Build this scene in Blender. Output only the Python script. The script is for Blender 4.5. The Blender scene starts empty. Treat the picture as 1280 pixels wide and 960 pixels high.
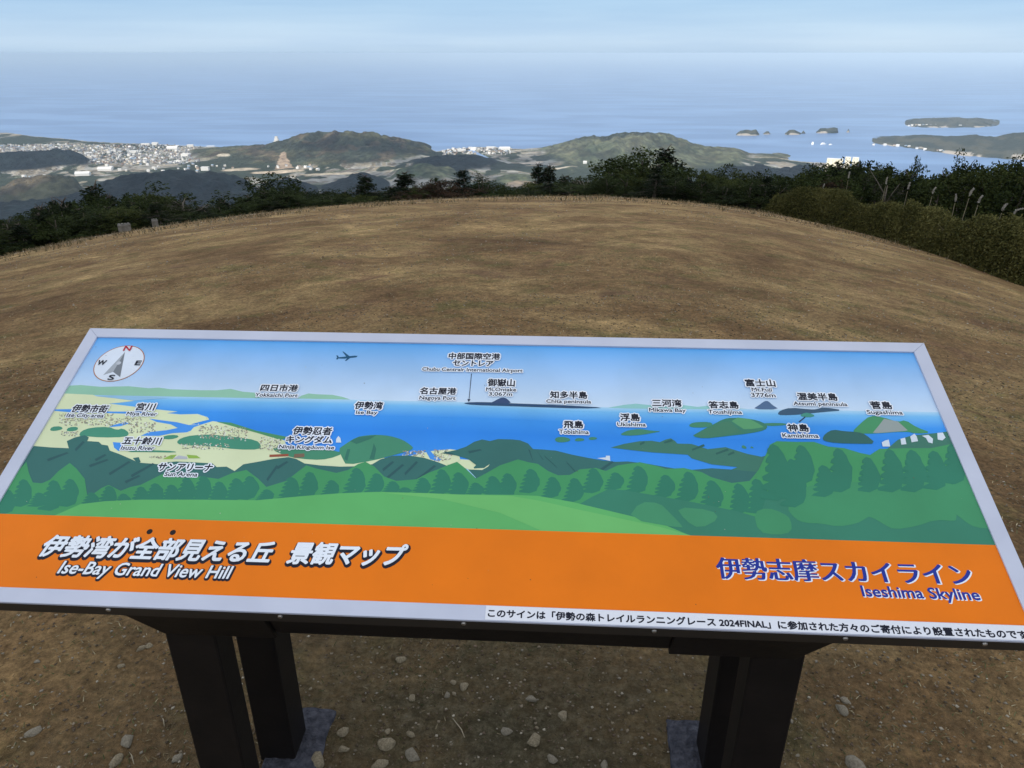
import bpy, bmesh, math, random
import numpy as np
from mathutils import Vector, Matrix

random.seed(7)
RNG = np.random.default_rng(7)
SC = bpy.context.scene
COL = SC.collection
R = math.radians

# ------------------------------------------------------------------ camera
EYE = np.array([0.0, 0.0, 1.6])
FPX = 909.0                       # focal length in pixels of the 1280 px wide photograph
PITCH = R(24.487)
camd = bpy.data.cameras.new('camera')
camd.sensor_width = 36.0
camd.lens = 36.0 * FPX / 1280.0
camd.clip_start = 0.05
camd.clip_end = 600000.0
cam = bpy.data.objects.new('camera', camd)
cam.location = EYE
cam.rotation_euler = (R(90) - PITCH, 0, 0)
COL.objects.link(cam)
SC.camera = cam

# ------------------------------------------------------------------ sky and sun
SUN_EL, SUN_AZ = R(34), R(224)    # azimuth clockwise from +Y: behind the viewer, to the left
SUN_DIR = np.array([math.sin(SUN_AZ) * math.cos(SUN_EL), math.cos(SUN_AZ) * math.cos(SUN_EL), math.sin(SUN_EL)])
world = bpy.data.worlds.new('World')
SC.world = world
world.use_nodes = True
wt = world.node_tree
wt.nodes.clear()
w_out = wt.nodes.new('ShaderNodeOutputWorld')
w_bg = wt.nodes.new('ShaderNodeBackground')
w_sky = wt.nodes.new('ShaderNodeTexSky')
w_sky.sky_type = 'NISHITA'
w_sky.sun_disc = False
w_sky.sun_elevation = SUN_EL
w_sky.sun_rotation = SUN_AZ
w_sky.altitude = 500
w_sky.air_density = 1.0
w_sky.dust_density = 0.6
w_sky.ozone_density = 1.5
w_tc = wt.nodes.new('ShaderNodeTexCoord')
w_sep = wt.nodes.new('ShaderNodeSeparateXYZ')
wt.links.new(w_tc.outputs['Generated'], w_sep.inputs[0])


def w_ramp(fac, stops):
    r = wt.nodes.new('ShaderNodeValToRGB')
    e = r.color_ramp.elements
    while len(e) < len(stops): e.new(0.5)
    for k, (p, c) in enumerate(stops):
        e[k].position = p; e[k].color = (*c, 1)
    wt.links.new(fac, r.inputs['Fac'])
    return r.outputs['Color']


def w_mix(fac, a, b, blend='MIX'):
    x = wt.nodes.new('ShaderNodeMix'); x.data_type = 'RGBA'; x.blend_type = blend
    if isinstance(fac, float): x.inputs[0].default_value = fac
    else: wt.links.new(fac, x.inputs[0])
    wt.links.new(a, x.inputs[6]); wt.links.new(b, x.inputs[7])
    return x.outputs[2]


def w_noise(scale, stretch, detail=6):
    m = wt.nodes.new('ShaderNodeMapping'); m.inputs['Scale'].default_value = stretch
    n = wt.nodes.new('ShaderNodeTexNoise'); n.inputs['Scale'].default_value = scale; n.inputs['Detail'].default_value = detail
    wt.links.new(w_tc.outputs['Generated'], m.inputs['Vector']); wt.links.new(m.outputs['Vector'], n.inputs['Vector'])
    return n.outputs['Fac']


S0 = 0.12
w_bg.inputs['Strength'].default_value = S0
# low veil of thin cloud over the far bay, then a bright broken cloud deck higher up
veil = w_ramp(w_sep.outputs['Z'], [(0.0, (0.47 / 9, 0.655 / 9, 0.875 / 9)), (0.012, (0.53 / 9, 0.715 / 9, 0.93 / 9)), (0.062, (0.41 / 9, 0.63 / 9, 0.88 / 9)), (0.2, (0.55 / 9, 0.70 / 9, 0.88 / 9))])
streak = w_ramp(w_noise(3.0, (1.2, 1.2, 26.0)), [(0.36, (0.97, 0.98, 0.99)), (0.66, (1.05, 1.035, 1.02))])
veil = w_mix(1.0, veil, streak, 'MULTIPLY')
broad = w_ramp(w_noise(1.6, (1.6, 1.6, 15.0), 5), [(0.38, (0.93, 0.955, 0.985)), (0.64, (1.07, 1.045, 1.02))])
veil = w_mix(1.0, veil, broad, 'MULTIPLY')
unit = wt.nodes.new('ShaderNodeVectorMath'); unit.operation = 'SCALE'; unit.inputs['Scale'].default_value = 9 / S0
wt.links.new(veil, unit.inputs[0])
c = w_mix(w_ramp(w_sep.outputs['Z'], [(0.10, (0.9, 0.9, 0.9)), (0.35, (0.15, 0.15, 0.15))]), w_sky.outputs['Color'], unit.outputs[0])
deck = w_mix(1.0, w_ramp(w_sep.outputs['Z'], [(0.10, (0, 0, 0)), (0.38, (1, 1, 1))]), w_ramp(w_noise(2.6, (1.0, 1.0, 2.0)), [(0.36, (0.45, 0.45, 0.45)), (0.60, (1, 1, 1))]), 'MULTIPLY')
white = wt.nodes.new('ShaderNodeRGB'); white.outputs[0].default_value = (1.16 / S0, 1.20 / S0, 1.27 / S0, 1)
c = w_mix(deck, c, white.outputs[0])
wt.links.new(c, w_bg.inputs['Color'])
wt.links.new(w_bg.outputs['Background'], w_out.inputs['Surface'])

sund = bpy.data.lights.new('sun', 'SUN')
sund.energy = 4.4
sund.angle = R(0.5)
sund.color = (1.0, 0.93, 0.82)
sun = bpy.data.objects.new('sun', sund)
sun.rotation_euler = Vector(SUN_DIR).to_track_quat('Z', 'Y').to_euler()
COL.objects.link(sun)

SC.view_settings.view_transform = 'Standard'
SC.view_settings.look = 'None'
SC.view_settings.exposure = 0.0
SC.view_settings.gamma = 1.0
SC.view_settings.use_curve_mapping = False
SC.render.engine = 'CYCLES'
SC.cycles.use_denoising = True
SC.cycles.max_bounces = 6
SC.cycles.transparent_max_bounces = 8
SC.cycles.volume_bounces = 0

# ------------------------------------------------------------------ helpers
CP, SP = math.cos(PITCH), math.sin(PITCH)
SEA = -498.4                      # the bay lies 500 m below the eye


def ray(px, py):
    """World direction of a line of sight measured in the photograph (1280x960)."""
    x, y = (px - 640) / FPX, (480 - py) / FPX
    return np.array([x, CP + y * SP, -SP + y * CP])


def azel(px, py):
    d = ray(px, py)
    h = math.hypot(d[0], d[1])
    return math.atan2(d[0], d[1]), d[2] / h


def on_level(px, py, z):
    d = ray(px, py)
    t = (z - EYE[2]) / d[2]
    return EYE + d * t


def srgb(r, g, b):
    f = lambda c: (c / 255 / 12.92) if c / 255 <= 0.04045 else ((c / 255 + 0.055) / 1.055) ** 2.4
    return (f(r), f(g), f(b))


def hash2(ix, iy, seed):
    n = (ix.astype(np.int64) * 374761393 + iy.astype(np.int64) * 668265263 + seed * 974711) & 0x7fffffff
    n = ((n ^ (n >> 13)) * 1274126177) & 0x7fffffff
    return ((n ^ (n >> 16)) & 0xffff) / 65535.0


def vnoise(x, y, seed=0):
    x, y = np.asarray(x, float), np.asarray(y, float)
    ix, iy = np.floor(x), np.floor(y)
    fx, fy = x - ix, y - iy
    fx, fy = fx * fx * (3 - 2 * fx), fy * fy * (3 - 2 * fy)
    a, b = hash2(ix, iy, seed), hash2(ix + 1, iy, seed)
    c, d = hash2(ix, iy + 1, seed), hash2(ix + 1, iy + 1, seed)
    return (a * (1 - fx) + b * fx) * (1 - fy) + (c * (1 - fx) + d * fx) * fy


def fbm(x, y, seed=0, octaves=4):
    s, amp, tot = 0.0, 1.0, 0.0
    x, y = np.asarray(x, float), np.asarray(y, float)
    for k in range(octaves):
        s = s + amp * vnoise(x * 2 ** k, y * 2 ** k, seed + k)
        tot += amp
        amp *= 0.5
    return s / tot


def smooth(t):
    t = np.clip(t, 0, 1)
    return t * t * (3 - 2 * t)


def mesh_np(name, verts, faces, mat=None, colors=None, smooth_shade=False):
    """faces: list of index tuples or an (n,k) array; colors: one RGB per vertex."""
    me = bpy.data.meshes.new(name)
    verts = np.asarray(verts, np.float32)
    if isinstance(faces, np.ndarray):
        n, k = faces.shape
        me.vertices.add(len(verts))
        me.vertices.foreach_set('co', verts.ravel())
        me.loops.add(n * k)
        me.loops.foreach_set('vertex_index', faces.astype(np.int32).ravel())
        me.polygons.add(n)
        me.polygons.foreach_set('loop_start', (np.arange(n) * k).astype(np.int32))
        me.update(calc_edges=True)
    else:
        me.from_pydata([tuple(map(float, v)) for v in verts], [], faces)
        me.update()
    if colors is not None:
        at = me.color_attributes.new('Col', 'FLOAT_COLOR', 'POINT')
        c = np.ones((len(verts), 4), np.float32)
        c[:, :3] = colors
        at.data.foreach_set('color', c.ravel())
    if smooth_shade:
        me.polygons.foreach_set('use_smooth', np.ones(len(me.polygons), bool))
    if mat:
        me.materials.append(mat)
    me.validate()
    return me


def link(name, me, parent=None, loc=None, rotz=0.0, scale=None):
    o = bpy.data.objects.new(name, me)
    COL.objects.link(o)
    if parent is not None:
        o.parent = parent
    if loc is not None:
        o.location = loc
    o.rotation_euler = (0, 0, rotz)
    if scale is not None:
        o.scale = scale
    return o


def tag(o, label=None, cat=None, group=None, kind=None):
    if label: o['label'] = label
    if cat: o['category'] = cat
    if group: o['group'] = group
    if kind: o['kind'] = kind
    return o


class MB:
    """Collects boxes, prisms and quads for one mesh."""
    def __init__(self):
        self.v, self.f = [], []

    def add(self, verts, faces):
        n = len(self.v)
        self.v += [tuple(map(float, p)) for p in verts]
        self.f += [tuple(i + n for i in q) for q in faces]
        return self

    def box(self, x0, x1, y0, y1, z0, z1):
        v = [(x, y, z) for z in (z0, z1) for y in (y0, y1) for x in (x0, x1)]
        return self.add(v, [(0, 2, 3, 1), (4, 5, 7, 6), (0, 1, 5, 4), (2, 6, 7, 3), (0, 4, 6, 2), (1, 3, 7, 5)])

    def prism(self, pts, axis_vec):
        n = len(pts)
        p2 = [tuple(np.add(p, axis_vec)) for p in pts]
        f = [tuple(range(n))[::-1], tuple(range(n, 2 * n))]
        f += [(i, (i + 1) % n, n + (i + 1) % n, n + i) for i in range(n)]
        return self.add(list(pts) + p2, f)

    def tube(self, pts, rads, seg=7):
        rings = []
        for i, p in enumerate(pts):
            p = Vector(p)
            a = Vector(pts[max(0, i - 1)]); b = Vector(pts[min(len(pts) - 1, i + 1)])
            t = (b - a).normalized()
            u = t.orthogonal().normalized(); w = t.cross(u)
            rings.append([p + (u * math.cos(k * 2 * math.pi / seg) + w * math.sin(k * 2 * math.pi / seg)) * rads[i] for k in range(seg)])
        v = [q for r in rings for q in r]
        f = []
        for i in range(len(pts) - 1):
            for k in range(seg):
                k2 = (k + 1) % seg
                f.append((i * seg + k, i * seg + k2, (i + 1) * seg + k2, (i + 1) * seg + k))
        f.append(tuple(range(seg))[::-1]); f.append(tuple((len(pts) - 1) * seg + k for k in range(seg)))
        return self.add(v, f)

    def mesh(self, name, mat, bevel=0.0, smooth_shade=False):
        me = bpy.data.meshes.new(name)
        me.from_pydata(self.v, [], self.f)
        bm = bmesh.new(); bm.from_mesh(me)
        bmesh.ops.recalc_face_normals(bm, faces=bm.faces)
        if bevel:
            bmesh.ops.bevel(bm, geom=[e for e in bm.edges if e.is_manifold and e.calc_face_angle(0) > 0.3], offset=bevel, segments=2, affect='EDGES', profile=0.5)
        bm.to_mesh(me); bm.free()
        if smooth_shade:
            me.polygons.foreach_set('use_smooth', np.ones(len(me.polygons), bool))
        me.materials.append(mat)
        return me


# ------------------------------------------------------------------ materials
def mat(name, color=(0.5, 0.5, 0.5), rough=0.8, metal=0.0, spec=0.3, noise=None, attr=False, bump=None, transl=0.0):
    """noise = (scale, colour2, detail): mottles the base colour; bump = (scale, strength, distance)."""
    m = bpy.data.materials.new(name)
    m.use_nodes = True
    t = m.node_tree
    b = t.nodes['Principled BSDF']
    b.inputs['Roughness'].default_value = rough
    b.inputs['Metallic'].default_value = metal
    b.inputs['Specular IOR Level'].default_value = spec
    b.inputs['Base Color'].default_value = (*color, 1)
    tc = t.nodes.new('ShaderNodeTexCoord')
    src = None
    if attr:
        a = t.nodes.new('ShaderNodeVertexColor'); a.layer_name = 'Col'
        src = a.outputs['Color']
        t.links.new(src, b.inputs['Base Color'])
    if noise:
        n = t.nodes.new('ShaderNodeTexNoise')
        n.inputs['Scale'].default_value = noise[0]
        n.inputs['Detail'].default_value = noise[2] if len(noise) > 2 else 4
        t.links.new(tc.outputs['Object'], n.inputs['Vector'])
        r = t.nodes.new('ShaderNodeValToRGB')
        r.color_ramp.elements[0].position = 0.35
        r.color_ramp.elements[1].position = 0.65
        r.color_ramp.elements[0].color = (*color, 1)
        r.color_ramp.elements[1].color = (*noise[1], 1)
        t.links.new(n.outputs['Fac'], r.inputs['Fac'])
        if attr:
            x = t.nodes.new('ShaderNodeMix'); x.data_type = 'RGBA'; x.blend_type = 'MULTIPLY'
            x.inputs[0].default_value = 1.0
            t.links.new(src, x.inputs[6]); t.links.new(r.outputs['Color'], x.inputs[7])
            t.links.new(x.outputs[2], b.inputs['Base Color'])
        else:
            t.links.new(r.outputs['Color'], b.inputs['Base Color'])
    if bump:
        n2 = t.nodes.new('ShaderNodeTexNoise')
        n2.inputs['Scale'].default_value = bump[0]
        n2.inputs['Detail'].default_value = 5
        t.links.new(tc.outputs['Object'], n2.inputs['Vector'])
        bp = t.nodes.new('ShaderNodeBump')
        bp.inputs['Strength'].default_value = bump[1]
        bp.inputs['Distance'].default_value = bump[2]
        t.links.new(n2.outputs['Fac'], bp.inputs['Height'])
        t.links.new(bp.outputs['Normal'], b.inputs['Normal'])
    return m


def leaf_mat(name, c1, c2, scale=1.2, spec=0.06):
    """Leaf colour: clumps of two tones from object-space noise, plus a tone per leaf."""
    m = bpy.data.materials.new(name)
    m.use_nodes = True
    t = m.node_tree
    b = t.nodes['Principled BSDF']
    b.inputs['Roughness'].default_value = 0.85
    b.inputs['Specular IOR Level'].default_value = spec
    g = t.nodes.new('ShaderNodeNewGeometry')
    tc = t.nodes.new('ShaderNodeTexCoord')
    n = t.nodes.new('ShaderNodeTexNoise'); n.inputs['Scale'].default_value = scale; n.inputs['Detail'].default_value = 3
    t.links.new(tc.outputs['Object'], n.inputs['Vector'])
    add = t.nodes.new('ShaderNodeMath'); add.operation = 'MULTIPLY_ADD'
    t.links.new(g.outputs['Random Per Island'], add.inputs[0]); add.inputs[1].default_value = 0.55
    sub = t.nodes.new('ShaderNodeMath'); sub.operation = 'SUBTRACT'; sub.inputs[1].default_value = 0.28
    t.links.new(n.outputs['Fac'], sub.inputs[0]); t.links.new(sub.outputs[0], add.inputs[2])
    oi = t.nodes.new('ShaderNodeObjectInfo')
    ad2 = t.nodes.new('ShaderNodeMath'); ad2.operation = 'MULTIPLY_ADD'; ad2.inputs[1].default_value = 0.4
    sb2 = t.nodes.new('ShaderNodeMath'); sb2.operation = 'SUBTRACT'; sb2.inputs[1].default_value = 0.2
    t.links.new(add.outputs[0], sb2.inputs[0])
    t.links.new(oi.outputs['Random'], ad2.inputs[0]); t.links.new(sb2.outputs[0], ad2.inputs[2])
    r = t.nodes.new('ShaderNodeValToRGB')
    r.color_ramp.elements[0].position = 0.15; r.color_ramp.elements[1].position = 0.85
    r.color_ramp.elements[0].color = (*c1, 1); r.color_ramp.elements[1].color = (*c2, 1)
    t.links.new(ad2.outputs[0], r.inputs['Fac'])
    t.links.new(r.outputs['Color'], b.inputs['Base Color'])
    return m


# ------------------------------------------------------------------ hilltop ground
K2 = 0.0016
FLAT = 1.8
CREST = [(-200, 352), (0, 321), (100, 299), (200, 283), (320, 267), (420, 257), (520, 250), (640, 246), (740, 245),
         (830, 250), (900, 257), (960, 266), (1100, 296), (1200, 322), (1280, 346), (1500, 400)]


def crest_slope(target):
    lo, hi = -0.05, 0.5
    r = np.linspace(2, 120, 2400)
    for _ in range(40):
        a = (lo + hi) / 2
        t = np.maximum(r - FLAT, 0)
        t = np.maximum(t - 0.75, 0)
        m = ((1.6 + a * t + K2 * t * t) / r).min()
        if m < target: lo = a
        else: hi = a
    return a


C_AZ, C_A = [], []
for px, py in CREST:
    a_, e_ = azel(px, py)
    C_AZ.append(a_); C_A.append(crest_slope(-e_))
C_AZ, C_A = np.array(C_AZ), np.array(C_A)
C_R = []
for a_ in C_A:
    r_ = np.linspace(3, 110, 1500)
    t_ = np.maximum(r_ - FLAT, 0)
    C_R.append(r_[np.argmin((1.6 + a_ * np.maximum(t_ - 0.75, 0) + K2 * np.maximum(t_ - 0.75, 0) ** 2) / r_)])
C_R = np.array(C_R)


def ground_z(x, y):
    x, y = np.asarray(x, float), np.asarray(y, float)
    r = np.hypot(x, y)
    az = np.arctan2(x, y)
    a = np.interp(az, C_AZ, C_A)
    w = smooth((np.abs(az) - 0.75) / 0.8)
    a = a * (1 - w) + 0.06 * w
    t = np.maximum(r - FLAT, 0)
    t = np.where(t < 1.5, t * t / 3.0, t - 0.75)
    t1 = np.minimum(t, 75)
    z = -(a * t1 + K2 * t1 * t1)
    z = z - np.maximum(t - 75, 0) * 0.30
    over = np.maximum(r - np.interp(az, C_AZ, C_R) - 1.0, 0)         # the bank beyond the rim
    z = z - 0.42 * (np.minimum(over, 14) - 2.0 * (1 - np.exp(-np.minimum(over, 14) / 2.0)))
    f = smooth((r - 2.0) / 6) * (1 - smooth((r - 14) / 10))
    z = z + f * 0.16 * (fbm(x * 0.35, y * 0.35, 3, 3) - 0.5)
    z = z + 0.018 * (fbm(x * 3.1, y * 3.1, 5, 3) - 0.5) * (1 - smooth((r - 20) / 20))
    return np.maximum(z, -520)


def gz(x, y):
    return float(ground_z(x, y))


def on_ground(px, py, r0=0.8, r1=60):
    """First point of the hilltop along a line of sight."""
    d = ray(px, py)
    h = math.hypot(d[0], d[1])
    rr = np.linspace(r0, r1, 6000)
    P = EYE[None, :] + d[None, :] * (rr / h)[:, None]
    below = P[:, 2] <= ground_z(P[:, 0], P[:, 1])
    i = int(np.argmax(below)) if below.any() else int(np.argmin(P[:, 2] - ground_z(P[:, 0], P[:, 1])))
    return P[i]


def ground_material():
    m = bpy.data.materials.new('dry_turf_and_soil')
    m.use_nodes = True
    t = m.node_tree
    b = t.nodes['Principled BSDF']
    b.inputs['Roughness'].default_value = 0.95
    b.inputs['Specular IOR Level'].default_value = 0.1
    tc = t.nodes.new('ShaderNodeTexCoord')

    def noise(scale, detail=5, rough=0.6, dist=0.0):
        n = t.nodes.new('ShaderNodeTexNoise')
        n.inputs['Scale'].default_value = scale; n.inputs['Detail'].default_value = detail
        n.inputs['Roughness'].default_value = rough; n.inputs['Distortion'].default_value = dist
        t.links.new(tc.outputs['Object'], n.inputs['Vector'])
        return n.outputs['Fac']

    def ramp(fac, stops):
        r = t.nodes.new('ShaderNodeValToRGB')
        e = r.color_ramp.elements
        while len(e) < len(stops): e.new(0.5)
        for k, (p, c) in enumerate(stops):
            e[k].position = p; e[k].color = (*c, 1)
        t.links.new(fac, r.inputs['Fac'])
        return r.outputs['Color']

    def mix(fac, a, c, blend='MIX'):
        x = t.nodes.new('ShaderNodeMix'); x.data_type = 'RGBA'; x.blend_type = blend
        if isinstance(fac, float): x.inputs[0].default_value = fac
        else: t.links.new(fac, x.inputs[0])
        t.links.new(a, x.inputs[6])
        if isinstance(c, tuple): x.inputs[7].default_value = (*c, 1)
        else: t.links.new(c, x.inputs[7])
        return x.outputs[2]

    base = ramp(noise(0.55, 8, 0.68, 0.4), [(0.30, (0.116, 0.076, 0.044)), (0.45, (0.184, 0.126, 0.070)), (0.56, (0.224, 0.166, 0.092)), (0.72, (0.324, 0.241, 0.134))])
    straw = ramp(noise(1.7, 9, 0.72, 0.8), [(0.55, (0, 0, 0)), (0.70, (0.5, 0.5, 0.5))])
    c = mix(straw, base, (0.350, 0.274, 0.150))
    moss = ramp(noise(2.3, 8, 0.7, 0.3), [(0.52, (0, 0, 0)), (0.66, (0.7, 0.7, 0.7))])
    c = mix(moss, c, (0.108, 0.110, 0.047))
    soil = ramp(noise(0.9, 7, 0.65, 1.0), [(0.56, (0, 0, 0)), (0.66, (0.85, 0.85, 0.85))])
    c = mix(soil, c, (0.154, 0.100, 0.066))
    grain = ramp(noise(38, 6, 0.8), [(0.32, (0.60, 0.57, 0.52)), (0.5, (1.36, 1.31, 1.20)), (0.68, (2.2, 2.1, 1.9))])
    c = mix(1.0, c, grain, 'MULTIPLY')
    clod = ramp(noise(7.5, 9, 0.78, 0.5), [(0.34, (0.66, 0.64, 0.62)), (0.5, (0.98, 0.98, 0.97)), (0.66, (1.38, 1.36, 1.30))])
    c = mix(1.0, c, clod, 'MULTIPLY')
    tint = ramp(noise(0.55, 9, 0.78, 0.6), [(0.36, (0.94, 0.87, 0.81)), (0.50, (1.13, 1.06, 0.98)), (0.64, (1.48, 1.40, 1.28))])
    c = mix(1.0, c, tint, 'MULTIPLY')
    # greener turf by the board, with the board's soft shade painted in
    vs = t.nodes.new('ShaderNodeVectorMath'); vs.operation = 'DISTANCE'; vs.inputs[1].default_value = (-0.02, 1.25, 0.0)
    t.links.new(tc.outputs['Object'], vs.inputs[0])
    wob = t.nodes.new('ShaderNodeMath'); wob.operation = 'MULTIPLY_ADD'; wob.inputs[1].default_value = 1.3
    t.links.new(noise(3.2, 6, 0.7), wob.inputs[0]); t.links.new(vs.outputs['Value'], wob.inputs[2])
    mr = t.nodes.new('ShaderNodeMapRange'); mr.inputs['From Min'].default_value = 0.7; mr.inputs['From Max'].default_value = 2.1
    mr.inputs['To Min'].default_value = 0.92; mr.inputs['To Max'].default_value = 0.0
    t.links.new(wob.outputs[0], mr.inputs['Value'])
    shaded_turf = ramp(noise(30, 6, 0.8), [(0.34, (0.040, 0.035, 0.021)), (0.5, (0.100, 0.088, 0.054)), (0.66, (0.210, 0.185, 0.122))])
    c = mix(mr.outputs['Result'], c, shaded_turf)
    # small light grit
    v = t.nodes.new('ShaderNodeTexVoronoi'); v.inputs['Scale'].default_value = 24
    t.links.new(tc.outputs['Object'], v.inputs['Vector'])
    grit = ramp(v.outputs['Distance'], [(0.05, (0.7, 0.7, 0.7)), (0.13, (0, 0, 0))])
    sel = ramp(v.outputs['Color'], [(0.62, (0, 0, 0)), (0.72, (1, 1, 1))])
    gm = mix(1.0, grit, sel, 'MULTIPLY')
    c = mix(gm, c, (0.24, 0.20, 0.14))
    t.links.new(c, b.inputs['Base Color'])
    h1, h2 = noise(9, 8, 0.75), noise(70, 4, 0.7)
    ad = t.nodes.new('ShaderNodeMath'); ad.operation = 'MULTIPLY_ADD'; ad.inputs[1].default_value = 0.35
    t.links.new(h2, ad.inputs[0]); t.links.new(h1, ad.inputs[2])
    bp = t.nodes.new('ShaderNodeBump'); bp.inputs['Strength'].default_value = 1.0; bp.inputs['Distance'].default_value = 0.07
    t.links.new(ad.outputs[0], bp.inputs['Height'])
    t.links.new(bp.outputs['Normal'], b.inputs['Normal'])
    return m


def polar_sheet(az, rr):
    A, Q = np.meshgrid(az, rr)
    x, y = Q * np.sin(A), Q * np.cos(A)
    n, k = A.shape
    idx = np.arange(n * k).reshape(n, k)
    f = np.stack([idx[:-1, :-1], idx[:-1, 1:], idx[1:, 1:], idx[1:, :-1]], -1).reshape(-1, 4)
    return x, y, A, Q, f[:, ::-1]


rr = np.concatenate([np.linspace(0.02, 3.2, 60), np.geomspace(3.26, 60, 190), np.geomspace(61, 2300, 70)])
gx, gy, _, _, gf = polar_sheet(np.linspace(-math.pi, math.pi, 721), rr)
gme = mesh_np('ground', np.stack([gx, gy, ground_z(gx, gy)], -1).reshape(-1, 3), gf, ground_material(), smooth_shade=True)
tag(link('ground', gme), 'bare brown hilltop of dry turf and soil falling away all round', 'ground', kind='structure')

# ------------------------------------------------------------------ sea
SEA_MAT = bpy.data.materials.new('sea_water')
SEA_MAT.use_nodes = True
st = SEA_MAT.node_tree
sb = st.nodes['Principled BSDF']
sb.inputs['Roughness'].default_value = 0.32
sb.inputs['IOR'].default_value = 1.33
stc = st.nodes.new('ShaderNodeTexCoord')
smp = st.nodes.new('ShaderNodeMapping'); smp.inputs['Scale'].default_value = (0.00032, 0.0011, 1)
smp.inputs['Rotation'].default_value = (0, 0, R(4))
sn = st.nodes.new('ShaderNodeTexNoise'); sn.inputs['Scale'].default_value = 3.0; sn.inputs['Detail'].default_value = 7
sn.inputs['Distortion'].default_value = 0.6
sr = st.nodes.new('ShaderNodeValToRGB')
sr.color_ramp.elements[0].position = 0.42; sr.color_ramp.elements[0].color = (0.066, 0.150, 0.320, 1)
sr.color_ramp.elements[1].position = 0.60; sr.color_ramp.elements[1].color = (0.118, 0.228, 0.430, 1)
st.links.new(stc.outputs['Object'], smp.inputs['Vector'])
st.links.new(smp.outputs['Vector'], sn.inputs['Vector'])
st.links.new(sn.outputs['Fac'], sr.inputs['Fac'])
st.links.new(sr.outputs['Color'], sb.inputs['Base Color'])
sw = st.nodes.new('ShaderNodeTexNoise'); sw.inputs['Scale'].default_value = 0.05; sw.inputs['Detail'].default_value = 4
st.links.new(stc.outputs['Object'], sw.inputs['Vector'])
sbp = st.nodes.new('ShaderNodeBump'); sbp.inputs['Strength'].default_value = 0.25; sbp.inputs['Distance'].default_value = 1.0
st.links.new(sw.outputs['Fac'], sbp.inputs['Height'])
st.links.new(sbp.outputs['Normal'], sb.inputs['Normal'])
L = 145000.0
sea = mesh_np('sea', [(-L, -L, SEA), (L, -L, SEA), (L, L, SEA), (-L, L, SEA)], np.array([[0, 1, 2, 3]]), SEA_MAT)
tag(link('sea', sea), 'calm pale blue bay reaching to the hazy horizon', 'sea', kind='structure')

# ------------------------------------------------------------------ lowland and hills
COAST = [(-420, 168), (-150, 160), (0, 165), (40, 170), (100, 176), (160, 179), (250, 183), (330, 188), (480, 189), (548, 189), (570, 186), (600, 183.5),
         (640, 186), (700, 190), (760, 192), (840, 194), (940, 196), (1000, 203), (1030, 204), (1060, 207), (1085, 224), (1110, 245), (1300, 275), (1600, 330)]
co_az, co_r = [], []
for px, py in COAST:
    p = on_level(px, py, SEA)
    co_az.append(math.atan2(p[0], p[1])); co_r.append(math.hypot(p[0], p[1]))
co_az, co_r = np.array(co_az), np.array(co_r)

# each hill: ridge outline (px, py), distance of its ridge, depth of the front and back slope, tint
HILLS = [
    ('A', [(215, 196), (245, 189), (290, 184), (330, 181), (352, 176), (375, 168), (400, 163), (430, 162.5), (465, 163.5), (500, 169.5), (530, 177), (546, 185), (556, 193)], 4420, 900, 300, 0),
    ('A2', [(372, 199), (395, 187), (420, 181), (450, 183), (480, 187), (500, 193), (512, 200)], 4050, 420, 260, 0),
    ('B', [(600, 197), (640, 189.5), (672, 184.5), (700, 177), (722, 169.5), (740, 166), (757, 167), (772, 162), (800, 161.5), (830, 163), (850, 170), (882, 180), (918, 182), (938, 189), (962, 189.5), (985, 191), (1010, 197), (1045, 204)], 4300, 1000, 330, 1),
    ('C', [(-260, 262), (-100, 260), (0, 256), (60, 253), (100, 243), (130, 230), (160, 223), (195, 217), (212, 214.5), (236, 216), (250, 219.5), (268, 217.5), (290, 222), (320, 227), (335, 233)], 2750, 900, 300, 2),
    ('C2', [(322, 236), (340, 229), (362, 226.5), (384, 230), (400, 236)], 2950, 500, 220, 2),
    ('C3', [(398, 236), (420, 226), (440, 219.5), (458, 218.5), (474, 225), (492, 236)], 3000, 500, 220, 2),
    ('D', [(485, 216), (510, 207), (535, 199), (560, 195.5), (582, 195), (600, 198), (622, 204), (650, 211), (680, 221)], 3650, 420, 260, 2),
    ('D2', [(612, 206), (634, 199), (655, 198), (672, 202), (690, 206)], 3950, 250, 200, 2),
    ('E', [(-160, 190), (-60, 191), (0, 192), (30, 190), (60, 189.5), (85, 190), (104, 195), (118, 203)], 4250, 260, 220, 2),
    ('F', [(-60, 246), (0, 236), (22, 226), (48, 222), (75, 221.5), (95, 226), (106, 236)], 3250, 330, 230, 0),
    ('G', [(585, 238), (612, 226), (640, 221), (668, 223), (690, 230), (712, 236)], 3150, 400, 260, 3),
    ('G2', [(660, 226), (690, 213), (715, 209), (742, 214), (770, 223)], 3500, 300, 220, 3),
    ('H', [(470, 232), (500, 214), (530, 207), (560, 212), (590, 224)], 3350, 330, 220, 3),
    ('I', [(870, 224), (895, 213), (914, 207), (930, 211), (950, 208), (968, 212), (990, 210), (1010, 207), (1040, 215)], 3150, 450, 260, 2),
]


_ip = [on_level(a, b, SEA)[:2] for a, b in ((588, 188), (598, 193), (610, 198.5), (622, 202), (640, 203))]
INLET = [((_ip[i], _ip[i + 1]), 17.0) for i in range(4)]


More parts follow.
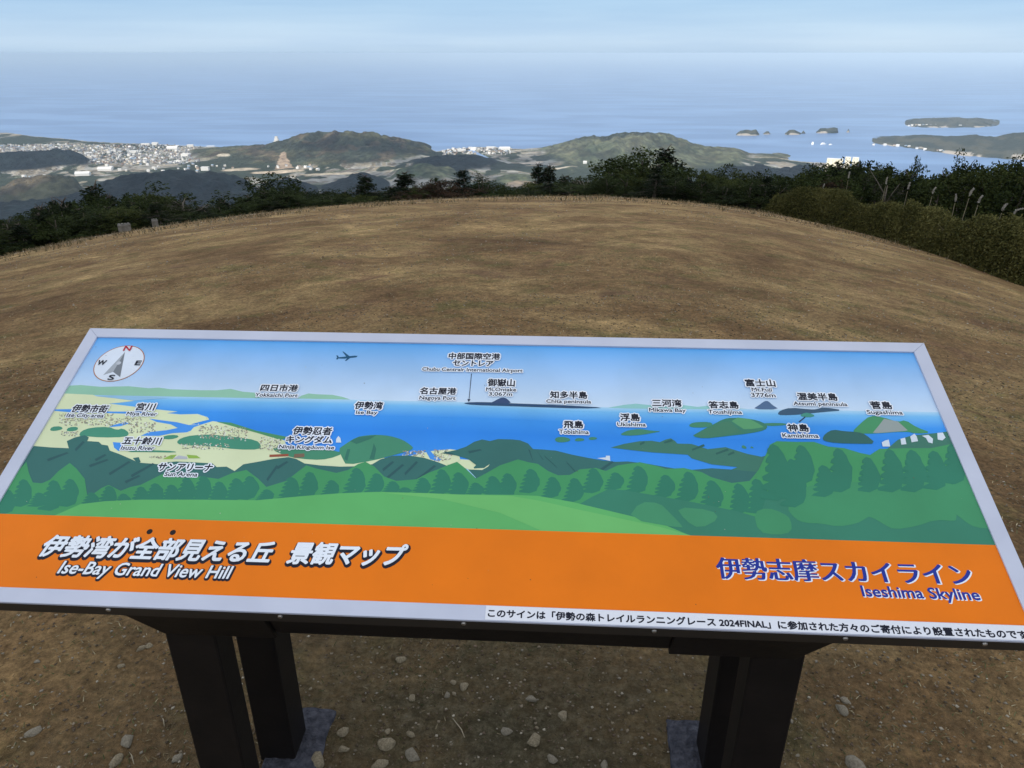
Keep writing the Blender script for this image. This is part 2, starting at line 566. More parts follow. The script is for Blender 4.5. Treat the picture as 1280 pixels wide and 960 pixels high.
def land(x, y, az, r):
    rc = np.interp(az, co_az, co_r)
    rc = rc + 90 * (fbm(az * 60, r * 0, 21, 3) - 0.5)
    d = rc - r
    z = SEA + np.where(d > 0, 1.5 + 5.0 * smooth(d / 500) + 5 * (fbm(x / 220, y / 220, 8, 3) - 0.4) * smooth(d / 400), -12 * smooth(-d / 60) - 0.5)
    for (qa, qb), wd in INLET:
        ab = qb - qa
        t = np.clip(((x - qa[0]) * ab[0] + (y - qa[1]) * ab[1]) / (ab @ ab), 0, 1)
        dd = np.hypot(x - qa[0] - t * ab[0], y - qa[1] - t * ab[1])
        z = z - 26 * (1 - smooth((dd - wd * 0.6) / (wd * 0.6)))
        d = np.where(dd < wd * 1.3, -1.0, d)
    forest = np.zeros_like(x)
    tint = np.zeros_like(x)
    base = z.copy()
    for name, pts, r0, wf, wb, ti in HILLS:
        ha = np.array([azel(*p)[0] for p in pts])
        hz = np.array([EYE[2] + r0 * azel(*p)[1] - SEA for p in pts])
        ridge = np.interp(az, ha, hz, left=0, right=0)
        span = ha[-1] - ha[0]
        edge = smooth((az - ha[0] + 0.03 * span) / (0.10 * span)) * smooth((ha[-1] - az + 0.03 * span) / (0.10 * span))
        rq = r0 + 130 * (fbm(az * 30, r * 0, 40 + ord(name[0]), 3) - 0.5)
        dr = r - rq
        prof = np.where(dr < 0, 1 - np.clip(-dr / wf, 0, 1), 1 - np.clip(dr / wb, 0, 1))
        prof = prof * 0.45 + 0.55 * smooth(prof)
        rid = 1 - np.abs(2 * fbm(x / 190 + 7, y / 420, 60 + ord(name[0]), 4) - 1)
        gul = 0.46 + 0.62 * rid + 0.10 * (fbm(x / 45, y / 60, 66, 3) - 0.5)
        gul = gul - 0.26 * (1 - np.abs(2 * fbm(x / 70 + 3, y / 300, 68 + ord(name[-1]), 3) - 1)) ** 2 + 0.12
        away = smooth(np.abs(dr) / 150)
        h = ridge * prof * (1 - away + away * gul) * np.maximum(edge, 0.0)
        h = h + np.where(h > 8, np.minimum(h * 0.3, 17) * (fbm(x / 24, y / 34, 77, 3) - 0.5), 0)
        zz = base + h
        up = (zz > z) & (h > 7)
        forest = np.where(up, smooth((h - 7) / 10), forest)
        tint = np.where(up, ti, tint)
        z = np.maximum(z, np.where(h > 0.5, zz, z))
    return z, forest, tint, d


laz = np.linspace(R(-47), R(47), 980)
lrr = np.concatenate([np.linspace(1500, 2600, 60), np.linspace(2610, 5000, 300), np.linspace(5010, 6300, 60)])
lx, ly, LA, LR, lf = polar_sheet(laz, lrr)
lz, lforest, ltint, ld = land(lx, ly, LA, LR)
P1 = fbm(lx / 160, ly / 340, 90, 4); P2 = fbm(lx / 60, ly / 110, 95, 3); P3 = fbm(lx / 420 + 3, ly / 700, 99, 3)
colr = np.zeros(lx.shape + (3,))
TONE = 0.84


def lerp(a, b, t):
    return np.asarray(a) * (1 - t[..., None]) + np.asarray(b) * t[..., None]


fa = 0.35 + 0.5 * (vnoise(lx / 900, ly / 900, 181) - 0.5)
fu, fv = lx * np.cos(fa) + ly * np.sin(fa), -lx * np.sin(fa) + ly * np.cos(fa)
fu, fv = fu + 16 * (vnoise(lx / 60, ly / 60, 183) - 0.5), fv + 22 * (vnoise(lx / 70, ly / 70, 185) - 0.5)
cu_, cv_ = np.floor(fu / 46), np.floor(fv / 105)
hsh = hash2(cu_, cv_, 187)
PAL = np.array([(0.16, 0.135, 0.095), (0.24, 0.205, 0.145), (0.34, 0.30, 0.225), (0.105, 0.115, 0.070), (0.14, 0.12, 0.09), (0.29, 0.25, 0.19), (0.075, 0.090, 0.050), (0.21, 0.20, 0.17)])
plain = PAL[np.clip((hsh * 8).astype(int), 0, 7)] * (0.85 + 0.3 * vnoise(lx / 12, ly / 24, 189))[..., None]
lane = (np.abs(fu / 46 - np.round(fu / 46)) < 0.06) | (np.abs(fv / 105 - np.round(fv / 105)) < 0.035)
plain[lane] = (0.30, 0.29, 0.27)
plain = lerp(plain, (0.36, 0.35, 0.32), smooth((P2 - 0.60) / 0.05) * 0.7)
plain = lerp(plain, (0.030, 0.040, 0.024), np.maximum(smooth((P3 - 0.52) / 0.02), smooth((fbm(lx / 75, ly / 130, 191, 3) - 0.60) / 0.02)))
wood = lerp((0.050, 0.060, 0.040), (0.095, 0.095, 0.052), smooth((fbm(lx / 130, ly / 220, 111, 4) - 0.38) / 0.25))
wood = lerp(wood, (0.115, 0.085, 0.055), smooth((fbm(lx / 90 + 31, ly / 150, 117, 4) - 0.53) / 0.12) * 0.7)
green = lerp((0.075, 0.095, 0.050), (0.135, 0.145, 0.080), smooth((fbm(lx / 150, ly / 210, 131, 4) - 0.38) / 0.25))
dark = lerp((0.006, 0.013, 0.017), (0.013, 0.021, 0.022), smooth((fbm(lx / 100, ly / 160, 141, 3) - 0.4) / 0.2))  # woods with cloud shade and blue haze painted into their colour
wood = np.where((ltint == 1)[..., None], wood * 0.35 + green * 0.65, wood)
wood = np.where((ltint == 3)[..., None], green * 1.05, wood)
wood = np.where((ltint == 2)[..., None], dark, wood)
wood = wood * (0.62 + 0.76 * vnoise(lx / 13, ly / 26, 151))[..., None] * (0.70 + 0.60 * smooth((fbm(lx / 45, ly / 110, 155, 3) - 0.35) / 0.3))[..., None]
colr = plain * 1.12 * (1 - lforest[..., None]) + wood * TONE * lforest[..., None]
beach = (ld > 0) & (ld < 28) & (lforest < 0.2)
colr[beach] = (0.42, 0.38, 0.30)


def scar(px, py, r0, ra, rr_, col):
    """Bare cut earth in the hillside around the line of sight (px, py) at distance r0."""
    global colr
    a0 = azel(px, py)[0]
    q = ((LA - a0) * r0 / ra) ** 2 + ((LR - r0) / rr_) ** 2 + 0.9 * (fbm(lx / 40, ly / 40, 161, 3) - 0.5)
    k = 1 - smooth((q - 0.7) / 0.4)
    colr = colr * (1 - k[..., None]) + np.asarray(col) * (0.75 + 0.5 * vnoise(lx / 18, ly / 30, 171))[..., None] * k[..., None]


# the quarry: a wedge of cut rock, narrow above and wide at its foot
qa_ = azel(355, 200)[0]
qt = (4060 - LR) / 420
qw = 7 + 36 * np.clip(qt, 0, 1) + 14 * (fbm(lx / 30, ly / 30, 163, 3) - 0.5)
qk = (qt > 0) & (qt < 1) & (np.abs((LA - qa_) * LR + 6 * np.clip(qt, 0, 1)) < qw)
colr[qk] = (np.array((0.40, 0.30, 0.21)) * (0.7 + 0.6 * fbm(lx / 16, ly / 50, 165, 3))[..., None])[qk]
scar(345, 214, 3560, 120, 45, (0.50, 0.41, 0.30))
scar(420, 216, 3450, 160, 30, (0.42, 0.36, 0.27))
scar(300, 209, 3680, 90, 40, (0.46, 0.39, 0.29))
scar(230, 217, 3350, 130, 50, (0.42, 0.37, 0.28))
scar(665, 197, 3700, 60, 40, (0.50, 0.42, 0.34))
scar(705, 207, 3500, 65, 35, (0.48, 0.42, 0.33))
scar(278, 188, 4120, 35, 50, (0.48, 0.42, 0.32))
scar(655, 224, 2990, 90, 60, (0.30, 0.24, 0.17))
LAND_MAT = mat('countryside', rough=0.95, spec=0.1, attr=True, noise=(0.02, (0.8, 0.8, 0.8), 4), bump=(0.05, 1.0, 22.0))
for nd in LAND_MAT.node_tree.nodes:
    if nd.type == 'VALTORGB':
        nd.color_ramp.elements[0].color = (0.72, 0.72, 0.72, 1); nd.color_ramp.elements[1].color = (1.2, 1.2, 1.2, 1)
lme = mesh_np('terrain', np.stack([lx, ly, lz], -1).reshape(-1, 3), lf, LAND_MAT, colr.reshape(-1, 3), smooth_shade=True)
tag(link('terrain', lme), 'coastal plain and wooded hills far below the viewpoint', 'terrain', kind='structure')


def land_z(x, y):
    x, y = np.atleast_1d(np.asarray(x, float)), np.atleast_1d(np.asarray(y, float))
    z, f, t, d = land(x, y, np.arctan2(x, y), np.hypot(x, y))
    return z, f, d


# ------------------------------------------------------------------ islands
ISLAND_MAT = mat('island_ground', rough=0.95, spec=0.1, attr=True, bump=(0.06, 0.8, 8.0))


def island(outline, base_py, depth, label, seed, cliff=0.2, clifftop=6.0, shore_px=None):
    """Wooded island: outline of its top (px, py), waterline row of the near shore, real depth in metres."""
    pts = []
    a = [azel(px, base_py)[0] for px, _ in outline]
    rs = np.array([np.hypot(*on_level(px, (base_py if not shore_px else np.interp(px, *zip(*shore_px))), SEA)[:2]) for px, _ in outline])
    hz = np.array([EYE[2] + (r + depth * 0.5) * azel(px, py)[1] - SEA for (px, py), r in zip(outline, rs)])
    hz = np.maximum(hz, 3.0)
    n, k = 150, 40
    az = np.linspace(a[0], a[-1], n)
    A, T = np.meshgrid(az, np.linspace(-0.08, 1.08, k))
    s = (A - a[0]) / (a[-1] - a[0])
    lens = np.sqrt(np.clip(1 - (2 * s - 1) ** 6, 0, 1))
    r0 = np.interp(A, a, rs)
    Q = r0 + depth * 0.5 + (T - 0.5) * depth * (0.25 + 0.75 * lens) * (0.9 + 0.3 * fbm(A * 140, T * 0, seed, 3))
    x, y = Q * np.sin(A), Q * np.cos(A)
    H = np.interp(A, a, hz)
    prof = np.clip(1 - np.abs(2 * T - 1), -0.2, 1)
    p = np.where(prof < 0, prof * 3, np.clip(prof / 0.10, 0, 1) * cliff + (1 - cliff) * (0.45 * np.clip(prof, 0, 1) + 0.55 * smooth(prof)))
    z = SEA + H * p * (0.85 + 0.3 * fbm(x / 90, y / 90, seed + 5, 4) * np.clip(prof, 0, 1) + 0.0) + np.where(prof > 0.12, 6 * (vnoise(x / 22, y / 22, seed + 9) - 0.5), 0)
    z = np.where(prof <= 0, SEA - 5, z)
    nv = vnoise(x / 28, y / 90, seed + 3)
    c = lerp((0.028, 0.035, 0.026), (0.062, 0.062, 0.042), smooth((fbm(x / 70, y / 120, seed + 11, 3) - 0.4) / 0.2))
    rock = (prof < 0.035 + 0.09 * nv) & (T < 0.5) & (nv > (0.30 if cliff > 0.3 else 0.52))
    c[rock] = (0.36, 0.32, 0.27)
    idx = np.arange(A.size).reshape(A.shape)
    f = np.stack([idx[:-1, :-1], idx[1:, :-1], idx[1:, 1:], idx[:-1, 1:]], -1).reshape(-1, 4)
    me = mesh_np('island', np.stack([x, y, z], -1).reshape(-1, 3), f, ISLAND_MAT, c.reshape(-1, 3), smooth_shade=True)
    return tag(link('island', me), label, 'island', kind='structure')


island([(1130, 157), (1140, 153.5), (1150, 151), (1165, 149), (1180, 147.5), (1196, 147), (1208, 149.5), (1218, 147.5), (1228, 150), (1240, 153), (1248, 156)], 159, 900, 'long low wooded island lying farthest out on the right with a pale shoreline', 201)
island([(1088, 183), (1096, 178), (1110, 173.5), (1130, 170), (1150, 169), (1175, 170), (1195, 170.5), (1215, 168), (1240, 171), (1262, 166.5), (1280, 166), (1320, 163), (1380, 166), (1440, 168), (1520, 180)], 186, 700,
       'large wooded headland island at the right edge with white houses along its shore', 211, shore_px=[(1088, 182), (1130, 184), (1170, 190), (1215, 195), (1280, 199), (1520, 215)])
island([(920, 169), (925, 163), (932, 162), (938, 163.5), (944, 162), (949, 168)], 169.5, 130, 'small rocky islet leftmost of the row of islets', 221, 0.5)
island([(954, 168), (957, 164.5), (960, 163.5), (963, 168)], 168, 50, 'tiny pale rock between the two left islets', 225, 0.6)
island([(981, 168), (986, 162.5), (992, 162), (997, 164), (1001, 167)], 168.5, 120, 'small rocky islet in the middle of the row of islets', 231, 0.5)
island([(1001.5, 166.5), (1004, 163), (1006.5, 166.5)], 167, 30, 'dark pointed sea rock right of the middle islet', 235, 0.6)
island([(1020, 166), (1024, 160.5), (1034, 159.5), (1046, 159.5), (1047.5, 165)], 166.5, 130, 'flat topped rocky islet rightmost of the row of islets', 241, 0.55)
island([(1058, 165), (1060, 160), (1062, 165)], 165.5, 26, 'thin dark sea stack right of the flat topped islet', 245, 0.6)

# ------------------------------------------------------------------ clouds that shade the hilltop and the near hills
CLOUD_MAT = mat('cloud_white', (0.85, 0.86, 0.88), rough=1.0, spec=0.0)


def cloud(target, height, sx, sy, sz, seed, label):
    c = np.array(target, float) + SUN_DIR * (height / SUN_DIR[2])
    bm = bmesh.new()
    bmesh.ops.create_icosphere(bm, subdivisions=5, radius=1.0)
    for v in bm.verts:
        p = v.co
        k = 0.72 + 0.5 * float(fbm(p.x * 2.2 + p.z * 1.3 + 9, p.y * 2.2 - p.z * 1.7 + 9, seed, 4))
        v.co = Vector((p.x * sx * k, p.y * sy * k, (p.z * sz * k) if p.z > 0 else p.z * sz * 0.35 * k))
    me = bpy.data.meshes.new('cloud')
    bm.to_mesh(me); bm.free()
    me.polygons.foreach_set('use_smooth', np.ones(len(me.polygons), bool))
    me.materials.append(CLOUD_MAT)
    tag(link('cloud', me, loc=c), label, 'cloud', kind='structure')


cloud((0, 30, 0), 1500, 420, 420, 130, 301, 'white cloud overhead that shades the hilltop')
cloud((-850, 2450, -420), 1900, 1000, 520, 190, 302, 'long white cloud overhead that shades the near left hills')
cloud((-560, 3000, -420), 1700, 420, 330, 120, 303, 'white cloud overhead that shades the middle hills')
cloud((-220, 3620, -420), 1700, 420, 240, 120, 304, 'white cloud overhead that shades the wooded hill by the river mouth')
cloud((560, 4240, -370), 1700, 330, 150, 110, 305, 'white cloud overhead that shades the right hilltop')
cloud((1000, 3050, -420), 1700, 420, 330, 120, 306, 'white cloud overhead that shades the near right hills')
cloud((-790, 3960, -420), 1700, 330, 170, 100, 307, 'small white cloud overhead that shades a fold of the left hill')

# ------------------------------------------------------------------ haze
HAZE = bpy.data.materials.new('haze')
HAZE.use_nodes = True
ht = HAZE.node_tree
ht.nodes.clear()
h_out = ht.nodes.new('ShaderNodeOutputMaterial')
h_vol = ht.nodes.new('ShaderNodeVolumePrincipled')
h_vol.inputs['Color'].default_value = (0.61, 0.79, 1.0, 1)
h_vol.inputs['Density'].default_value = 0.000041
h_vol.inputs['Anisotropy'].default_value = -0.2
ht.links.new(h_vol.outputs['Volume'], h_out.inputs['Volume'])
HL = 150000.0
hz_ = MB().box(-HL, HL, -HL, HL, SEA - 25, 5.0).mesh('haze', HAZE)
tag(link('haze', hz_), 'thin blue haze over the bay and the plain', 'haze', kind='stuff')
#@@PART2
# ------------------------------------------------------------------ the sign
OUT = np.array([[112.5, 410], [1155, 428.6], [1321.2, 803.6], [-93.5, 748.7]])
INN = np.array([[120, 421], [1143.8, 439.4], [1287.4, 782.8], [-61.1, 730.3]])


def homog(src, dst):
    A = []
    for (x, y), (u, v) in zip(src, dst):
        A.append([x, y, 1, 0, 0, 0, -u * x, -u * y, -u]); A.append([0, 0, 0, x, y, 1, -v * x, -v * y, -v])
    return np.linalg.svd(np.array(A))[2][-1].reshape(3, 3)


SW, SH = 1.8, 0.6338              # size of the tilted board in metres
TO_UV = homog(OUT, [[0, 0], [SW, 0], [SW, SH], [0, SH]])


def uv(px, py):
    p = TO_UV @ np.array([px, py, 1.0])
    return p[:2] / p[2]


# board axes: U along its width, V down its slope, N out of its face
B0 = np.array([-0.93674, 1.52054, 1.6 - 0.55593])
BU = np.array([0.86030 + 0.93674, 1.41749 - 1.52054, 0.00469]); BU /= np.linalg.norm(BU)
BV = np.array([-0.03220, -0.57490, -0.26478]); BV -= BU * (BU @ BV); BV /= np.linalg.norm(BV)
BN = np.cross(BV, BU); BN = BN if BN[2] > 0 else -BN
SIGN_AT = np.array([-0.05, 1.18, gz(-0.05, 1.18)])


def bp_(u, v, n=0.0):
    """Board coordinates to the sign's own space (its Empty stands on the ground, unrotated)."""
    return B0 + BU * u + BV * v + BN * n - SIGN_AT


sign = bpy.data.objects.new('information_board', None)
COL.objects.link(sign)
sign.location = SIGN_AT
tag(sign, 'wide tilted panorama map board with orange lower band on black steel posts', 'information board')

ALU = mat('brushed_aluminium', (0.50, 0.525, 0.625), rough=0.42, metal=0.0, spec=0.45, noise=(9, (0.55, 0.575, 0.675), 3))
BROWN = mat('dark_brown_skirt', (0.030, 0.024, 0.019), rough=0.55, spec=0.35)  # plain dark brown over the whole folded skirt
BLACK = mat('black_brown_steel', (0.0075, 0.006, 0.0055), rough=0.5, spec=0.18, noise=(14, (0.011, 0.0085, 0.0075), 6), bump=(60, 0.2, 0.002))
SCREW = mat('screw_steel', (0.45, 0.42, 0.38), rough=0.35, metal=0.9)
CONC = mat('footing_concrete', (0.042, 0.044, 0.056), rough=0.95, spec=0.1, noise=(55, (0.085, 0.087, 0.105), 6), bump=(90, 0.9, 0.01))
PRINT = mat('print', (0.90, 0.90, 0.89), rough=0.40, spec=0.20, attr=True, noise=(7.0, (1.0, 1.0, 1.0), 7))

innuv = np.array([uv(*p) for p in INN])
UMIN, UMAX = (innuv[0, 0] + innuv[3, 0]) / 2, (innuv[1, 0] + innuv[2, 0]) / 2
VMIN, VMAX = (innuv[0, 1] + innuv[1, 1]) / 2, (innuv[2, 1] + innuv[3, 1]) / 2
# frame: four mitred aluminium rails standing 3 mm proud of the print, with a folded brown skirt
fr = MB()
oc = [(0, 0), (SW, 0), (SW, SH), (0, SH)]
ic = [(UMIN, VMIN), (UMAX, VMIN), (UMAX, VMAX), (UMIN, VMAX)]
for k in range(4):
    a, b, c_, d_ = oc[k], oc[(k + 1) % 4], ic[(k + 1) % 4], ic[k]
    g = 0.0003
    pts = [a, b, c_, d_]
    cx, cy = sum(p[0] for p in pts) / 4, sum(p[1] for p in pts) / 4
    pts = [(p[0] + (cx - p[0]) * g, p[1] + (cy - p[1]) * g) for p in pts]
    fr.prism([bp_(*p, 0.0) for p in pts], -BN * 0.006)
frame = link('frame', fr.mesh('frame', ALU, bevel=0.0008), sign)
sk = MB()
T = 0.002
for (u0, u1, v0, v1) in ((T, SW - T, SH - T - 0.003, SH - T), (T, SW - T, T, T + 0.003), (T, T + 0.003, T + 0.003, SH - T - 0.003), (SW - T - 0.003, SW - T, T + 0.003, SH - T - 0.003)):
    sk.prism([bp_(u0, v0, -0.0062), bp_(u1, v0, -0.0062), bp_(u1, v1, -0.0062), bp_(u0, v1, -0.0062)], -BN * 0.034)
link('skirt', sk.mesh('skirt', BROWN), sign)
bk = MB().prism([bp_(0.006, 0.006, -0.0095), bp_(SW - 0.006, 0.006, -0.0095), bp_(SW - 0.006, SH - 0.006, -0.0095), bp_(0.006, SH - 0.006, -0.0095)], -BN * 0.02)
link('backing', bk.mesh('backing', BLACK), sign)
for px in (127, 345, 578, 820, 1063, 1240):
    u = uv(px, 757 + px * 0.0388)[0]
    p = bp_(u, SH - T, -0.018)
    s_ = MB().tube([p - BV * 0.001, p + BV * 0.0025], [0.0045, 0.0036], 10)
    link('screw', s_.mesh('screw', SCREW, smooth_shade=False), sign)

# ---- printed artwork: flat inks layered on the board
art_v, art_f, art_c = [], [], []
LAYER = 0.00012
BASE_N = -0.0042


def clip_poly(poly):
    for axis, lim, sgn in ((0, UMIN, 1), (0, UMAX, -1), (1, VMIN, 1), (1, VMAX, -1)):
        out = []
        for i in range(len(poly)):
            a, b = poly[i - 1], poly[i]
            da, db = sgn * (a[axis] - lim), sgn * (b[axis] - lim)
            if (da >= 0) != (db >= 0):
                t = da / (da - db); out.append(a + (b - a) * t)
            if db >= 0: out.append(b)
        poly = out
        if len(poly) < 3: return []
    return poly


def ink(poly_uv, color, layer):
    poly = clip_poly([np.asarray(p, float) for p in poly_uv])
    clean = []
    for p in poly:
        if not clean or np.hypot(*(p - clean[-1])) > 1e-5: clean.append(p)
    if len(clean) > 2 and np.hypot(*(clean[0] - clean[-1])) < 1e-5: clean.pop()
    if len(clean) < 3: return
    area = sum(clean[i - 1][0] * clean[i][1] - clean[i][0] * clean[i - 1][1] for i in range(len(clean)))
    if area > 0: clean = clean[::-1]
    n = len(art_v)
    for p in clean:
        art_v.append(bp_(p[0], p[1], BASE_N + LAYER * layer + (len(art_f) % 50) * 1.6e-6)); art_c.append(color(p) if callable(color) else color)
    art_f.append(tuple(range(n, n + len(clean))))


def Q(pts):
    """Points read in the 4x enlargements of the board (x*4, (y-400)*4) to board coordinates."""
    return [uv(x / 4, 400 + y / 4) for x, y in pts]


def Z6(pts): return Q([(x + 1280, y) for x, y in pts])
def Z7(pts): return Q([(x + 2560, y) for x, y in pts])
def Z8(pts): return Q([(3840 + x * 1.1669, y * 1.1669) for x, y in pts])


def rounded(pts, it=2):
    for _ in range(it):
        o = []
        for i in range(len(pts)):
            a, b = np.asarray(pts[i]), np.asarray(pts[(i + 1) % len(pts)])
            o += [a * 0.75 + b * 0.25, a * 0.25 + b * 0.75]
        pts = o
    return pts


sky_top, sky_low = np.array(srgb(92, 172, 238)), np.array(srgb(205, 224, 242))
VH = uv(640, 503)[1]
N = 14
for k in range(N):
    v0, v1 = VMIN + (VH + 0.01 - VMIN) * k / N, VMIN + (VH + 0.01 - VMIN) * (k + 1) / N
    f = lambda p: tuple(sky_top + (sky_low - sky_top) * np.clip((p[1] - VMIN) / (VH - VMIN), 0, 1) ** 0.9)
    ink([(UMIN, v0), (UMAX, v0), (UMAX, v1), (UMIN, v1)], f, 0)
HOR = [(0, 345), (320, 362), (1280, 381), (1840, 394), (2400, 406), (2560, 413), (3040, 432), (3600, 436), (3840, 441), (4225, 446), (4692, 454), (5200, 465)]
HORU = [(uv(x / 4, 400 + y / 4)) for x, y in HOR]
hu, hv = np.array([p[0] for p in HORU]), np.array([p[1] for p in HORU])
sea_c = [srgb(176, 216, 238), srgb(120, 190, 238), srgb(62, 152, 234), srgb(46, 138, 230), srgb(58, 146, 234), srgb(70, 152, 236)]
dvs = [0, 0.012, 0.040, 0.075, 0.12, 0.30]
us = np.linspace(UMIN, UMAX, 24)
for k in range(5):
    for i in range(23):
        qa = np.interp(us[i], hu, hv); qb = np.interp(us[i + 1], hu, hv)
        quad = [(us[i], qa + dvs[k]), (us[i + 1], qb + dvs[k]), (us[i + 1], qb + dvs[k + 1]), (us[i], qa + dvs[k + 1])]
        f = lambda p: tuple(np.array([np.interp(p[1] - np.interp(p[0], hu, hv), dvs, [c[j] for c in sea_c]) for j in range(3)]))
        ink(quad, f, 1)

FARL, CREAM, RIVER = srgb(150, 200, 172), srgb(222, 230, 186), srgb(72, 150, 232)
DHILL, MHILL, LHILL, FOR, TREEC, LAWN = srgb(58, 112, 106), srgb(70, 138, 108), srgb(84, 152, 108), srgb(70, 152, 98), srgb(50, 126, 100), srgb(98, 180, 104)
SLATE, GREYF = srgb(62, 92, 116), srgb(152, 162, 158)
ink(Q([(250, 335), (345, 322), (400, 319), (500, 328), (640, 325), (740, 335), (790, 332), (850, 340), (1000, 345), (1080, 345), (1150, 338), (1210, 352), (1280, 358), (1380, 374), (1280, 384), (320, 366), (240, 362)]), FARL, 2)
ink(Z6([(205, 386), (225, 372), (260, 361), (300, 365), (380, 368), (430, 378), (470, 391)]), FARL, 2)
ink(Z7([(480, 432), (560, 418), (620, 412), (700, 420), (850, 418), (930, 428), (980, 422), (1050, 431), (1180, 438), (1000, 440), (600, 436)]), srgb(150, 205, 200), 2)
# cream lowland and its rivers
ink(Q([(200, 362), (330, 362), (460, 368), (480, 376), (560, 384), (668, 398), (590, 408), (540, 412), (640, 424), (770, 440), (885, 452), (830, 460), (900, 466), (985, 464), (1035, 480), (1042, 492), (1000, 502), (950, 516), (1000, 518), (1060, 500), (1150, 510), (1280, 552), (1420, 596), (1440, 650), (1700, 660), (1980, 690), (2150, 650), (2250, 640), (2290, 645), (2300, 690), (2440, 700), (2440, 760), (1600, 800), (0, 800), (0, 362)]), CREAM, 3)
ink(Q([(270, 441), (340, 440), (430, 446), (560, 452), (700, 452), (780, 458), (640, 463), (520, 459), (340, 455), (265, 448)]), RIVER, 4)
ink(Q([(740, 487), (800, 495), (880, 505), (940, 519), (1000, 518), (965, 531), (950, 548), (930, 556), (860, 560), (790, 574), (700, 573), (740, 555), (830, 545), (885, 534), (850, 516), (780, 504)]), RIVER, 4)
ink(Q([(560, 520), (620, 504), (642, 511), (600, 525), (540, 530)]), RIVER, 4)
ink(Q([(560, 605), (605, 608), (612, 640), (588, 650), (566, 632)]), RIVER, 4)
ink(Q([(480, 374), (560, 372), (760, 378), (840, 384), (668, 397), (600, 388)]), srgb(150, 196, 228), 4)
for p in ([(390, 575), (400, 550), (450, 532), (540, 528), (580, 545), (610, 535), (645, 560), (625, 580), (500, 582), (420, 575)],
          [(243, 547), (255, 528), (300, 525), (312, 540), (270, 550)], [(325, 548), (340, 530), (385, 528), (385, 545), (350, 552)],
          [(805, 588), (820, 572), (880, 568), (893, 580), (850, 592)],
          [(878, 606), (900, 585), (960, 570), (1060, 567), (1180, 580), (1280, 595), (1303, 620), (1298, 642), (1180, 642), (1060, 626), (900, 620)],
          [(620, 655), (680, 645), (780, 646), (870, 650), (880, 658), (740, 655)]):
    ink(rounded(Q(p), 1), srgb(72, 148, 120), 5)
ink(Q([(1080, 503), (1150, 507), (1280, 548), (1440, 580), (1400, 594), (1280, 558)]), srgb(80, 150, 104), 5)
for p in ([(1350, 640), (1400, 625), (1500, 640), (1640, 642), (1720, 660), (1640, 690), (1560, 694), (1440, 680)],
          [(1690, 640), (1720, 618), (1780, 580), (1830, 571), (1890, 568), (1950, 574), (2010, 592), (2050, 618), (2068, 636), (2040, 650), (1960, 672), (1870, 696), (1730, 720), (1712, 690)]):
    ink(rounded(Q(p), 1), srgb(72, 142, 110), 5)
ink(Z6([(470, 600), (510, 580), (600, 570), (570, 590), (500, 615)]), srgb(56, 118, 100), 6)
ink(Z6([(565, 690), (578, 650), (588, 610), (600, 640), (590, 690)]), srgb(56, 118, 100), 6)
ink(Z6([(440, 690), (455, 640), (470, 640), (455, 700)]), srgb(56, 118, 100), 6)
ink(Z6([(845, 645), (870, 648), (890, 670), (925, 690), (915, 702), (870, 690)]), RIVER, 5)
ink(Q([(660, 685), (690, 680), (700, 705), (685, 712)]), DHILL, 6)
# town stipple
rnd = random.Random(3)
for (x0, x1, y0, y1, n, slope) in ((290, 560, 462, 520, 130, 0.0), (560, 700, 480, 515, 45, 0.0), (640, 770, 505, 560, 60, 0.0), (985, 1230, 512, 580, 130, 0.08), (900, 1140, 606, 636, 60, 0.02),
                                   (300, 380, 550, 572, 24, 0.0), (740, 880, 672, 684, 24, 0), (1290, 1400, 575, 640, 60, 0.1), (2010, 2120, 645, 676, 50, 0.0), (2165, 2260, 640, 700, 60, 0.0)):
    for _ in range(int(n * 1.7)):
        x = rnd.uniform(x0, x1); y = rnd.uniform(y0, y1) + (x - x0) * slope
        w, h = rnd.uniform(3.5, 8.5), rnd.uniform(2.5, 6)
        c = rnd.choice([srgb(160, 160, 140), srgb(182, 176, 150), srgb(236, 236, 226), srgb(120, 130, 124), srgb(168, 150, 128)])
        ink(Q([(x, y), (x + w, y), (x + w, y + h), (x, y + h)]), c, 6)
ink(Q([(1345, 668), (1440, 664), (1440, 676), (1345, 680)]), srgb(160, 84, 62), 6)
ink(Q([(1470, 664), (1520, 662), (1520, 680), (1466, 684)]), srgb(128, 104, 84), 6)
ink(Q([(810, 690), (850, 670), (880, 668), (860, 690)]), srgb(150, 186, 80), 6)
ink(Q([(930, 668), (980, 672), (1000, 686), (940, 686)]), srgb(150, 186, 80), 6)
ink(Q([(860, 690), (890, 672), (930, 678), (935, 690)]), srgb(186, 190, 196), 6)
